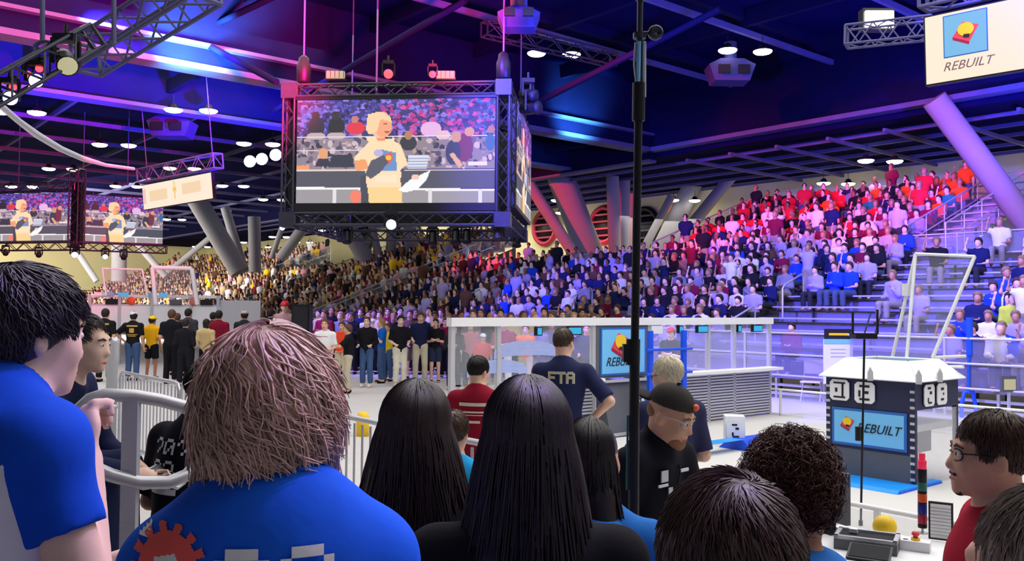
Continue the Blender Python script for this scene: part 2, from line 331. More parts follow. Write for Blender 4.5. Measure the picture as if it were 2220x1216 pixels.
# ------------------------------------------------------------------ people
ARM = {'down': ((.05, -.03, -.29), (.07, .05, -.54)), 'front': ((.05, -.04, -.28), (-.03, .2, -.35)), 'folded': ((.06, .03, -.28), (-.2, .19, -.22)),
       'hip': ((.2, -.08, -.22), (.03, .06, -.40)), 'up': ((.12, .1, .05), (.06, .12, .3)), 'phone': ((.05, .08, -.26), (-.05, .26, -.06)),
       'reach': ((.08, .2, -.2), (.05, .44, -.17)), 'behind': ((.08, -.12, -.26), (-.12, -.18, -.36)), 'chin': ((.03, .1, -.27), (-.09, .2, -.02)),
       'lap': ((.04, .02, -.29), (-.06, .26, -.32)), 'low': ((.06, .08, -.27), (-.02, .28, -.4))}
class Fig:
    def __init__(s, H=1.75, sh=.185, build=1.0, la='down', ra='down', yaw=0, pitch=0, lean=0.0, sit=False, stance=.1, headfwd=.03, hs=1.0, roll=0.0, seat=.46, drop=0.0):
        s.k = k = H / 1.75; s.build = build; s.sit = sit; T = lambda x, y, z: np.array([x, y, z]) * k
        dz = (seat / k - .86) if sit else 0.0
        s.pelvis = T(0, 0, .94 + dz); s.chest = T(0, lean * .6, 1.27 + dz); s.neck = T(0, -.015 + lean, 1.475 + dz); s.head = T(0, headfwd + lean * 1.15 - .01, 1.632 + dz)
        s.Rh = rotm(yaw, pitch, roll); s.hs = k * hs; s.arms = {}
        s.seg = {}
        for sg, a in ((-1, la), (1, ra)):
            S = T(sg * sh, lean * .9 - .01, 1.395 - drop + dz); e, w = ARM[a] if isinstance(a, str) else a
            s.arms[sg] = (S, S + np.array([e[0] * sg, e[1], e[2]]) * k, S + np.array([w[0] * sg, w[1], w[2]]) * k)
        s.legs = {}
        for sg in (-1, 1):
            if sit: hp = T(sg * .09, 0, .9 + dz); kn = T(sg * .12, .44, .9 + dz + .02); an = np.array([sg * .12 * k, .42 * k, .09 * k])
            else: hp = T(sg * .09, 0, .9); kn = T(sg * (stance * .95), .025, .49); an = T(sg * stance, -.02, .09)
            s.legs[sg] = (hp, kn, an)
    def HL(s, p): return s.head + s.Rh @ (np.array(p) * s.hs)
    def head_prims(s):
        H = s.HL; q = s.hs; E = lambda c, r, k=.03: ell(H(c), np.array(r) * q, k * q, s.Rh)
        P = [E((0, -.012, .03), (.075, .094, .088)), E((0, .022, -.03), (.063, .072, .086)), E((0, .042, -.078), (.044, .042, .032)),
             cone(H((0, .088, .0)), H((0, .106, -.034)), .008 * q, .013 * q, .02 * q), cone(H((-.034, .08, .022)), H((.034, .08, .022)), .012 * q, None, .02 * q),
             cone(H((-.018, .091, -.066)), H((.018, .091, -.066)), .008 * q, None, .012 * q), cone(H((-.016, .089, -.078)), H((.016, .089, -.078)), .008 * q, None, .012 * q),
             E((0, .082, -.104), (.02, .016, .014)), E((.03, .07, -.03), (.026, .02, .026)), E((-.03, .07, -.03), (.026, .02, .026))]
        for sg in (-1, 1): P.append(ell(H((sg * .077, -.008, -.012)), np.array((.011, .02, .033)) * q, .008 * q, s.Rh @ rotm(sg * .4, -.15)))
        P.append(cone(H((0, -.02, -.05)), s.neck + np.array([0, 0, -.03]) * s.k, .056 * q, .062 * s.k * s.build ** .5, .03))
        return P
    def body_prims(s, fingers=True):
        k = s.k; b = s.build; P = s.head_prims()
        P += s.torso(0)
        for sg in (-1, 1):
            S, E, Wr = s.arms[sg]
            P += [cone(S, E, .05 * k * b, .041 * k, .04), cone(E, Wr, .04 * k, .028 * k, .02)]
            P += s.hand_prims(sg, fingers)
            h, n, a = s.legs[sg]
            P += [cone(h, n, .083 * k * b, .055 * k, .05), cone(n, a, .054 * k, .038 * k, .02), cone(a + np.array([0, -.01, -.03]) * k, a + np.array([0, .16, -.06]) * k, .045 * k, .035 * k, .03)]
        return P
    def hand_frame(s, sg):
        S, E, Wr = s.arms[sg]; d = (Wr - E) / np.linalg.norm(Wr - E); side = np.cross(d, [0, 1.0, 0]); 
        if np.linalg.norm(side) < .2: side = np.array([1.0, 0, 0])
        side /= np.linalg.norm(side); n = np.cross(d, side); return Wr, d, side, n
    def hand_prims(s, sg, fingers):
        Wr, d, sd, n = s.hand_frame(sg); k = s.k; sd = sd * sg; c = Wr + d * .055 * k
        P = [ell(c, np.array((.042, .05, .018)) * k, .015, np.stack([sd, d, n], 1))]
        if fingers: P += [cone(a, b, r, r2, .004) for a, b, r, r2 in s.fingers(sg)]
        return P
    def fingers(s, sg):
        Wr, d, sd, n = s.hand_frame(sg); k = s.k; sd = sd * sg; out = []; n = n if n[1] >= 0 else -n
        for i, L in enumerate((.068, .078, .072, .056)):
            a = Wr + d * .095 * k + sd * (.03 - .02 * i) * k; fi = getattr(s, 'fist', None) == sg
            m = a + (d * .25 + n * .95 if fi else d * .85 + n * .5) * L * .55 * k; e = m + (d * -.85 + n * .1 if fi else d * .5 + n * .85) * L * .5 * k
            out += [(a, m, .0095 * k, .0085 * k), (m, e, .0085 * k, .007 * k)]
        a = Wr + d * .03 * k + sd * .032 * k; m = a + (d * .6 + sd * .6 + n * .4) * .04 * k; e = m + (d * .9 + n * .4) * .035 * k
        return out + [(a, m, .012 * k, .0105 * k), (m, e, .0105 * k, .008 * k)]
    def torso(s, g):
        k = s.k; b = s.build; c = s.chest; p = s.pelvis; n = s.neck
        P = [ell(p, np.array((.158 * b + g, .11 * b + g, .14 + g)) * k, .05), ell((p + c) / 2, np.array((.142 * b + g, .105 * b + g, .2 + g)) * k, .06),
             ell(c, np.array((.17 * b ** .6 + g, .112 * b + g, .19 + g)) * k, .06), cone(s.arms[-1][0], s.arms[1][0], (.055 + g) * k, None, .06),
             cone((s.arms[-1][0] * .45 + s.arms[1][0] * .55) + [0, 0, .02 * k], n + np.array([0, 0, -.03]) * k, (.075 + g) * k, (.062 + g) * k, .05),
             ell((c + n) / 2 + np.array([0, -.015, 0]), np.array((.13 + g, .085 + g, .13 + g)) * k, .06)]
        return P
    def shirt_prims(s, sleeve=.6, g=.013, hem=None, collar=.042):
        k = s.k; P = s.torso(g); b = s.build; P.append(cone(s.HL((0, -.02, -.05)), s.neck + np.array([0, 0, -.03]) * k, .056 * s.hs + g * k, (.062 * b ** .5 + g) * k, .03))
        for sg in (-1, 1):
            S, E, Wr = s.arms[sg]
            if sleeve <= 1: P.append(cone(S, S + (E - S) * sleeve, (.052 * b + g) * k, (.05 * b + g * 1.3) * k, .045, True))
            else:
                P += [cone(S, E, (.052 * b + g) * k, (.045 + g) * k, .045), cone(E, E + (Wr - E) * (sleeve - 1), (.046 + g) * k, (.036 + g) * k, .02, True)]
        up = s.neck - s.chest; up = up / np.linalg.norm(up)
        P.append(cut(s.neck + up * collar * k, up * .9 + np.array([0, .42, 0])))
        P.append(cut(s.pelvis + np.array([0, 0, (-.1 if hem is None else hem) * k]), (0, 0, -1)))
        return P
    def trouser_prims(s, length=1.9, g=.012):
        k = s.k; b = s.build; P = [ell(s.pelvis, np.array((.158 * b + g, .112 * b + g, .13 + g)) * k, .05)]
        for sg in (-1, 1):
            h, n, a = s.legs[sg]
            if length <= 1: P.append(cone(h, h + (n - h) * length, (.086 * b + g) * k, (.078 + g) * k, .05, True))
            else: P += [cone(h, n, (.086 * b + g) * k, (.06 + g) * k, .05), cone(n, n + (a - n) * min(1, length - 1), (.06 + g) * k, (.055 + g) * k, .02, True)]
        P.append(cut(s.pelvis + np.array([0, 0, .06]) * k, (0, 0, 1)))
        return P
    def shoe_prims(s, side):
        P = []; k = s.k
        for sg in (side,):
            a = s.legs[sg][2]; P += [cone(a + np.array([0, -.025, -.045]) * k, a + np.array([0, .15, -.055]) * k, .046 * k, .04 * k, .03), cut(a + np.array([0, 0, -.09]) * k, (0, 0, -1))]
        return P
    def cap_hair(s, g=.014, low=-.02, face=.055, vol=(1, 1, 1)):
        H = s.HL; q = s.hs; r = (np.array((.075, .094, .088)) + g) * np.array(vol)
        P = [ell(H((0, -.014, .034)), r * q, .02 * q, s.Rh), ell(H((0, -.035, -.01)), (np.array((.066, .07, .075)) + g * .7) * q, .03 * q, s.Rh)]
        n1 = s.Rh @ np.array([0, .75, -.66]); P.append(cut(H((0, face, .035)), n1)); P.append(cut(H((0, 0, low - .06)), s.Rh @ np.array([0, 0, -1.0])))
        return P

def march(c, r, Rm, p0, dirf, L, n=10, lift=.0, wav=.0, gravity=None, rng=None):
    """a lock of hair creeping over an ellipsoid scalp; below the equator it hangs when gravity is set"""
    rng = rng or RNG; p = np.array(p0, float); pts = [p.copy()]; st = L / n; ph = rng.uniform(0, 6.28); fr = rng.uniform(5, 9); hang = False; hd = None
    for i in range(n):
        t = (i + 1) / n
        q = Rm.T @ (p - c); nr = Rm @ (q / r ** 2); nr /= np.linalg.norm(nr)
        d = dirf(p, nr)
        if gravity is not None and q[2] < gravity * r[2]: hang = True
        if hang:
            d = np.array([0, 0, -1.0]) + .25 * nr * [1, 1, 0] * max(0, .6 - t)
            p = p + st * d / np.linalg.norm(d)
        else:
            d = d - nr * (d @ nr); d /= np.linalg.norm(d) + 1e-9; p = p + st * d
            q = Rm.T @ (p - c); q = q / (np.linalg.norm(q / r) + 1e-9) * (1 + 0 * t); p = c + Rm @ q
            p = p + nr * 0
        side = np.cross(d, nr); pts.append(p + nr * lift * t * t + side * wav * math.sin(ph + fr * t) * t)
    return np.array(pts)
def lock_mesh(paths, r0, n=3, tip=.25):
    mb = MB()
    for P in paths:
        m = len(P); t = np.linspace(0, 1, m); rr = r0 * np.minimum(1, .45 + 2.2 * t) * (1 - (1 - tip) * t ** 2); mb.tube(P, rr, n, cap=False)
    mb.sm = [True] * len(mb.f); return np.array(mb.v), mb.f
def join(parts):
    V = []; Q = []; o = 0
    for v, q in parts:
        V.append(np.asarray(v)); Q += [[i + o for i in f] for f in (q.tolist() if hasattr(q, 'tolist') else q)]; o += len(v)
    return np.concatenate(V), Q
def colr(o, c): o.color = (*c, 1.0); return o
SKIN = [lin(236, 190, 165), lin(225, 172, 145), lin(190, 135, 105), lin(140, 95, 72), lin(240, 200, 180)]

def person(label, fig, loc, rz, vox=.009, skin=0, shirt=None, sleeve=.6, trousers=(.02, .02, .03), legs=1.95, shoes=(.03, .03, .03), hair=None, haircol=(.03, .02, .015), group=None, hem=None, g=.013, shirtname='shirt', fingers=True, warp=None, legname='trousers', collar=.042):
    P = fig.body_prims(fingers and vox < .014); V, Q = sdf_mesh(P, vox)
    if vox >= .014 and fingers:
        mb = MB()
        for sg in (-1, 1):
            for a, b, r1, r2 in fig.fingers(sg): mb.tube([a, b], [r1 * 1.1, r2 * 1.1], 4)
        V, Q = join([(V, Q), (np.array(mb.v), mb.f)])
    o = colr(put('person', np_mesh('person', V, Q, M_skin_), None, loc, rz), SKIN[skin] if isinstance(skin, int) else skin)
    tag(o, label, 'person', group); out = {'o': o}
    if shirt is not None:
        V, Q = sdf_mesh(fig.shirt_prims(sleeve, g, hem, collar), vox, warp); out['shirt'] = colr(put(shirtname, np_mesh('shirt', V, Q, M_cloth), o), shirt); out['sv'] = (V, Q)
    if trousers is not None:
        V, Q = sdf_mesh(fig.trouser_prims(legs), max(vox, .014)); colr(put(legname, np_mesh('trousers', V, Q, M_cloth), o), trousers)
    if shoes is not None:
        for sg in (-1, 1): V, Q = sdf_mesh(fig.shoe_prims(sg), max(vox, .014)); colr(put('shoe', np_mesh('shoe', V, Q, M_cloth), o), shoes)
    if hair is not None:
        V, Q = hair; colr(put('hair', np_mesh('hair', V, Q, M_hair), o), haircol)
    return out
def eyes(o, fig, brow=(.05, .03, .02)):
    H = fig.HL; q = fig.hs
    for sg in (-1, 1):
        mb = MB(); c = H((sg * .031, .083, .002)); mb.ell(c, np.array((.0125, .0125, .0095)) * q); mb.cur = 1
        mb.ell(c + fig.Rh @ np.array((0, .0095, 0)) * q, np.array((.0055, .0045, .0055)) * q, 8, 6); mb.build('eye', [M_white, M_ink], o)
    mb = MB()
    for sg in (-1, 1): mb = MB(); mb.tube([H((sg * .014, .094, .022)), H((sg * .032, .093, .028)), H((sg * .05, .08, .02))], [.004 * q, .005 * q, .003 * q], 5); colr(mb.build('eyebrow', M_hairc, o), brow)
    mb = MB(); mb.tube([H((-.022, .096, -.071)), H((0, .101, -.070)), H((.022, .096, -.071))], [.003 * q, .006 * q, .003 * q], 6); colr(mb.build('lips', M_skin_, o), lin(190, 110, 105))
def decal(name, shirt_vq, parent, mask, x0, z0, cell, m, color=None, back=True, off=.004):
    """print on cloth: cells of the mask laid onto the shirt along the wearer's own front-back axis"""
    V, Q = shirt_vq; bv = BVHTree.FromPolygons([tuple(v) for v in V], [tuple(q) for q in (Q.tolist() if hasattr(Q, 'tolist') else Q)])
    h, w = mask.shape; cache = {}; mb = MB()
    def pt(i, j):
        if (i, j) not in cache:
            x = x0 + j * cell; z = z0 - i * cell; y = -1.0 if back else 1.0
            hit = bv.ray_cast(Vector((x, y, z)), Vector((0, -y, 0))); cache[(i, j)] = None if hit[0] is None else (hit[0][0], hit[0][1] + (-off if back else off), hit[0][2])
        return cache[(i, j)]
    for i in range(h):
        for j in range(w):
            if mask[i, j]:
                q = [pt(i, j), pt(i, j + 1), pt(i + 1, j + 1), pt(i + 1, j)]
                if all(p is not None for p in q) and max(p[1] for p in q) - min(p[1] for p in q) < .06: mb.add(q, [(0, 1, 2, 3)])
    if mb.v:
        o = mb.build(name, m, parent)
        if color: colr(o, color)
        return o
FONT = {'F': '1111110000100001111010000100001000 0', 'T': '11111001000010000100001000010000100', 'A': '01110100011000111111100011000110001', 'C': '01110100011000010000100001000101110', 'O': '01110100011000110001100011000101110', 'L': '10000100001000010000100001000011111', 'E': '11111100001000011110100001000011111', 'R': '11110100011000111110101001001010001', 'N': '10001110011010110011100011000110001', '0': '01110100011001110101110011000101110', '2': '01110100010000100010001000100011111'}
def word(s, up=1, bold=False):
    out = []
    for ch in s:
        b = FONT[ch].replace(' ', ''); a = np.array([int(c) for c in b]).reshape(7, 5)
        out += [a, np.zeros((7, 1), int)]
    a = np.concatenate(out, 1)[:, :-1]; a = np.kron(a, np.ones((up, up), int))
    if bold: p = np.pad(a, 1); a = p | np.roll(p, 1, 1) | np.roll(p, -1, 1) | np.roll(p, 1, 0)
    return a
# a tiny painter for screens and prints
class Canvas:
    def __init__(s, w, h, bg=(255, 255, 255)): s.a = np.zeros((h, w, 3)); s.a[:] = bg; s.w = w; s.h = h; s.Y, s.X = np.mgrid[0:h, 0:w] + .5
    def rect(s, x0, y0, x1, y1, c): s.a[(s.X >= x0) & (s.X < x1) & (s.Y >= y0) & (s.Y < y1)] = c
    def el(s, cx, cy, rx, ry, c): s.a[((s.X - cx) / rx) ** 2 + ((s.Y - cy) / ry) ** 2 < 1] = c
    def poly(s, p, c):
        m = np.zeros(s.X.shape, bool); n = len(p)
        for i in range(n):
            (x1, y1), (x2, y2) = p[i], p[(i + 1) % n]
            if y1 == y2: continue
            k = ((s.Y >= min(y1, y2)) & (s.Y < max(y1, y2))) & (s.X < (x2 - x1) * (s.Y - y1) / (y2 - y1) + x1); m ^= k
        s.a[m] = c
def picture(name, cv, w, h, m, parent, loc=(0, 0, 0)):
    """flat picture in local x (right) and z (up), facing -y: one face per pixel, colours in an attribute"""
    nx, ny = cv.w, cv.h; xs = np.linspace(-w / 2, w / 2, nx + 1); zs = np.linspace(h / 2, -h / 2, ny + 1)
    V = np.stack([np.tile(xs, ny + 1), np.zeros((nx + 1) * (ny + 1)), np.repeat(zs, nx + 1)], 1)
    i, j = np.mgrid[0:ny, 0:nx]; a = (i * (nx + 1) + j).ravel(); Q = np.stack([a, a + nx + 1, a + nx + 2, a + 1], 1)
    me = np_mesh(name, V, Q, m, smooth=False); at = me.color_attributes.new('Col', 'FLOAT_COLOR', 'CORNER')
    c = cv.a.reshape(-1, 3) / 255; c = np.where(c <= .04045, c / 12.92, ((c + .055) / 1.055) ** 2.4); c = np.concatenate([c, np.ones((len(c), 1))], 1)
    at.data.foreach_set('color', np.repeat(c, 4, 0).astype(np.float32).ravel()); return put(name, me, parent, loc)

# ------------------------------------------------------------------ the hall
mb = MB(); mb.mm((-70, -45, -.2), (90, 120, 0)); struct(mb.build('floor', M_floor))
BX = dict(rz=PHI)
def bbox(name, b0, b1, s0, s1, z0, z1, m, parent=None):
    mb = MB(); mb.mm((0, 0, 0), (b1 - b0, s1 - s0, z1 - z0)); o = mb.build(name, m, parent, W(b0, s0, z0), PHI); return o
struct(bbox('wall_far', 22, 22.3, -24, 86, 0, 9.6, M_wall)); struct(bbox('wall_left', -60, 22, 86, 86.3, 0, 9.6, M_wall))
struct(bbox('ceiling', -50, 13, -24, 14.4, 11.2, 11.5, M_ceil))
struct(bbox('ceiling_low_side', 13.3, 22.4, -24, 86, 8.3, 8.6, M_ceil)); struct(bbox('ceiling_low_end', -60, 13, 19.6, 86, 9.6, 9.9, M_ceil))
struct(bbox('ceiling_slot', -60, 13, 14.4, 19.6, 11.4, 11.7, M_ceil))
nT = [0]
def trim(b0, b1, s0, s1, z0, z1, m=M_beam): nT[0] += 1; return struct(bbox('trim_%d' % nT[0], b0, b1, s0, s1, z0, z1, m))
# big edge girders: deep webs with a bright bottom flange
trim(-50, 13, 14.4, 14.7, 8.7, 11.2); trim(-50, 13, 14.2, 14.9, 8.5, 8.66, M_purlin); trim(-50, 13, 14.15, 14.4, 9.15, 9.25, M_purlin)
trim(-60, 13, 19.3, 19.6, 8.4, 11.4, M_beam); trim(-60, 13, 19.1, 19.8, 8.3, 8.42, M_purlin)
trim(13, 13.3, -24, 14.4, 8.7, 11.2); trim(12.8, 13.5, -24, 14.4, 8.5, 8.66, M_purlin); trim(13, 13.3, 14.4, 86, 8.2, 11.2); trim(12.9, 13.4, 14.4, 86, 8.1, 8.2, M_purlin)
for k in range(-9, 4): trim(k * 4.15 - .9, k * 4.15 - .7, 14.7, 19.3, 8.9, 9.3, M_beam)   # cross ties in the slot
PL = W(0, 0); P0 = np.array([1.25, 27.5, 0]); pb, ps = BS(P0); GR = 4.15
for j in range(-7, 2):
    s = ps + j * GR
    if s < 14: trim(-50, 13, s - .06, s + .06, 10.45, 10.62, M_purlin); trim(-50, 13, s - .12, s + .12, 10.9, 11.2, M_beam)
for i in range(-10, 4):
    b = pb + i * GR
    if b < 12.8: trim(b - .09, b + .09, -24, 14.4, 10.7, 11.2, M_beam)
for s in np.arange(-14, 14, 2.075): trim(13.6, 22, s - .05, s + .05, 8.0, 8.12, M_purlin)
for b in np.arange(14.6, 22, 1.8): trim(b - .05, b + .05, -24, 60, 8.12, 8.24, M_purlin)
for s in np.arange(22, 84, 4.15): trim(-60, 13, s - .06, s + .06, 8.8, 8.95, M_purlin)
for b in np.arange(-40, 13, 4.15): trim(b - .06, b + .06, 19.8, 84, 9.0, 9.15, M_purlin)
# diagonal roof bracing seen against the ceiling
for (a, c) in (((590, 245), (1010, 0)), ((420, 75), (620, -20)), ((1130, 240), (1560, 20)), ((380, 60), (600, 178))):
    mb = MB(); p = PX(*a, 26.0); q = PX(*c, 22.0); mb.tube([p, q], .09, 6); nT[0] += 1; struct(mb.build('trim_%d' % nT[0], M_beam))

# slanted round columns by the far wall (pixel ends, distance, radius in m)
COLS = [(1148, 400, 1250, 560, 42, .28), (1193, 325, 1295, 590, 43, .66), (1326, 325, 1334, 590, 42, .3), (1354, 330, 1352, 590, 43, .28), (1372, 420, 1364, 590, 44, .16), (1456, 425, 1385, 560, 44, .2), (1505, 395, 1432, 545, 45.5, .5),
        (1600, 365, 1440, 560, 42.5, .28), (425, 430, 520, 590, 50, .55), (488, 450, 530, 590, 52, .27), (551, 470, 553, 590, 52, .36), (616, 480, 588, 560, 55, .16), (668, 480, 608, 560, 55, .34),
        (752, 490, 815, 600, 50, .48), (806, 490, 832, 600, 50, .22), (848, 490, 848, 600, 50, .28), (888, 490, 872, 600, 50, .25), (985, 490, 920, 560, 50, .18), (272, 500, 360, 600, 60, .22), (170, 550, 210, 610, 60, .2), (468, 505, 352, 600, 62, .2), (258, 520, 258, 610, 62, .5)]
for c in COLS:
    mb = MB(); mb.cyl(PX(c[0], c[1], c[4]), PX(c[2], c[3], c[4]), c[5], n=20); struct(mb.build('column', M_conc))
mb = MB(); mb.cyl(PX(2025, 215, 27), PX(2330, 620, 27), .37, n=20); struct(mb.build('column', M_conc))
# round windows in the far wall
for n, (px, py) in enumerate([(1181, 494), (1308, 488), (1397, 492), (893, 512), (872, 518), (790, 520)]):
    rx = (px - 1110) / F; s = (4.96 + .766 * 21.9 - rx * (17.1 + .643 * 21.9)) / (.643 + .766 * rx); p = W(21.9, s); z = PX(px, py, p[1])[2]
    w = bpy.data.objects.new('window_%d' % (n + 1), None); COL.objects.link(w); w.location = (p[0], p[1], z); w.rotation_euler = (0, 0, PHI); struct(w)
    mb = MB(); mb.tube([(-.05, 1.0 * math.cos(t), 1.0 * math.sin(t)) for t in np.linspace(0, 6.283, 25)[:-1]], .16, 6, closed=True); mb.build('window_frame', M_crim if n in (0, 1) else M_black, w)
    mb = MB(); mb.lathe([(.98, -.02), (.98, .02)], 24, axis=(1, 0, 0)); mb.build('pane', M_black, w)
    mb = MB(); [mb.box((-.1, 0, zz), (.05, 1.8 * math.sqrt(1 - (zz / .98) ** 2), .1)) for zz in (-.6, -.2, .2, .6)]; mb.build('louver', M_crim if n in (0, 1) else M_truss, w)

# ------------------------------------------------------------------ ceiling lamps in pairs
hb = MB(); hb.lathe([(.05, .22), (.1, .2), (.13, .12), (.2, .05), (.24, .02), (.24, 0)], 16); housing_me = hb.mesh('housing', M_black)
lb = MB(); lb.lathe([(.02, -.085), (.14, -.075), (.24, -.045), (.285, -.005), (.285, .02)], 16); lens_me = lb.mesh('lens', M_lens)
rb = MB(); rb.cyl((0, 0, .2), (0, 0, .5), .012, n=5); rod_me = rb.mesh('rod', M_black)
lamps = []
for i in range(-16, 8):
    for j in range(-5, 20):
        if (i + j) % 2: continue
        p = P0 + (E1 * i + E2 * j) * GR; b, s = BS(p)
        if b > 21 or s > 83 or p[1] < 9 or p[1] > 88 or 13.6 < s < 15.4 or 12 < b < 13.8: continue
        z = 9.95 if (b < 13 and s < 14.4) else (7.5 if b > 13 else 8.3); pxc = 1110 + F * p[0] / p[1]
        if pxc < -60 or pxc > 2280 or (b > 13 and z > 9): continue
        lamps.append((round((i + j) / 2), p[0], p[1], z))
rows = sorted({l[0] for l in lamps}); nl = 0
for r_, k in enumerate(rows):
    for c_, l in enumerate(sorted([l for l in lamps if l[0] == k], key=lambda l: l[1])):
        for sd, nm in ((-1, 'left'), (1, 'right')):
            t = thing('ceiling_lamp', 'round white ceiling lamp, %s of the %s pair in the %s lamp row' % (nm, ordn(c_ + 1), ordn(r_ + 1)), 'lamp', (l[1] + sd * .55, l[2] + sd * .05, l[3]), 0, 'paired ceiling lamps')
            put('housing', housing_me, t); put('lens', lens_me, t); put('rod', rod_me, t); nl += 1
print('lamps', nl)
# hung air diffusers with square mouths
for n, (px, py, Y, lb_, sc) in enumerate([(1125, 28, 20, 'nearest air diffuser above the screen cube', .5), (1592, 152, 27, 'grey air diffuser between lamp pairs near the ceiling middle', .72), (1885, 225, 30, 'air diffuser in front of the low grid ceiling', .75), (360, 275, 30, 'blue-lit air diffuser over the banner screen', .75)]):
    t = thing('air_diffuser', lb_, 'diffuser', PX(px, py, Y), 0, 'hung air diffusers'); mb = MB()
    mb.prism([(-1.0 * sc, .35 * sc), (-.75 * sc, -.35 * sc), (.75 * sc, -.35 * sc), (1.0 * sc, .35 * sc), (.5 * sc, .6 * sc), (-.5 * sc, .6 * sc)], 1.1 * sc, (0, 1, 0), (1, 0, 0), (0, 0, 1)); mb.build('hood', M_duct, t)
    for sx in (-.42, .42): mb = MB(); mb.box((sx * sc, .0, .05 * sc), (.5 * sc, .08, .38 * sc)); mb.build('mouth', M_black, t)
    mb = MB(); mb.cyl((0, .5, .3), (0, .5, 1.0), .2, n=12); mb.build('duct', M_duct, t)

# ------------------------------------------------------------------ trusses and rigs
def truss(parent, name, p0, p1, w, h, bays, m=M_truss, r=.028, up=(0, 0, 1)):
    p0 = np.array(p0, float); p1 = np.array(p1, float); d = p1 - p0; L = np.linalg.norm(d); d /= L; up = np.array(up, float); sd = np.cross(d, up); sd /= np.linalg.norm(sd); u = np.cross(sd, d)
    t = bpy.data.objects.new(name, None); COL.objects.link(t); t.parent = parent; t.empty_display_size = .1
    cs = [(a * w / 2, b * h / 2) for a, b in ((-1, -1), (1, -1), (1, 1), (-1, 1))]; me = None
    for c in cs:
        mb = MB(); o = p0 + sd * c[0] + u * c[1]; mb.tube([o, o + d * L], r, 6); mb.build('chord', m, t)
    mb = MB()
    for f in range(4):
        a, b = cs[f], cs[(f + 1) % 4]
        for k in range(bays):
            q0, q1 = (a, b) if k % 2 else (b, a); u0 = L * k / bays; u1 = L * (k + 1) / bays
            mb.tube([p0 + d * u0 + sd * q0[0] + u * q0[1], p0 + d * u1 + sd * q1[0] + u * q1[1]], r * .6, 4)
            if k == 0 or k == bays - 1: e = u0 if k == 0 else u1; mb.tube([p0 + d * e + sd * a[0] + u * a[1], p0 + d * e + sd * b[0] + u * b[1]], r, 4)
    mb.build('bracing', m, t); return t
def moving_head(label, loc, aim, lensm, sc=1.0, group='stage light heads on the trusses'):
    t = thing('stage_light', label, 'stage light', loc, 0, group); a = np.array(aim, float) - np.array(loc); a /= np.linalg.norm(a); mb = MB()
    mb.lathe([(.05, -.24), (.11, -.22), (.13, -.05), (.12, .1), (.15, .2), (.15, .22)], 14, (0, 0, 0), a); [None for _ in ()]
    mb.v = [tuple(np.array(v) * sc) for v in mb.v]; mb.build('head', M_black, t)
    mb = MB(); mb.lathe([(.135, .215), (.12, .235), (.03, .25)], 14, (0, 0, 0), a); mb.v = [tuple(np.array(v) * sc) for v in mb.v]; mb.build('lens', lensm, t)
    mb = MB(); sd = np.cross(a, [0, 0, 1]); sd /= np.linalg.norm(sd); [mb.box(tuple(sd * k * .17 * sc + np.array([0, 0, .12 * sc])), (.04 * sc, .06 * sc, .36 * sc)) for k in (-1, 1)]; mb.box((0, 0, .32 * sc), (.3 * sc, .2 * sc, .1 * sc)); mb.cyl((0, 0, .36 * sc), (0, 0, .52 * sc), .03 * sc); mb.build('yoke', M_black, t); return t
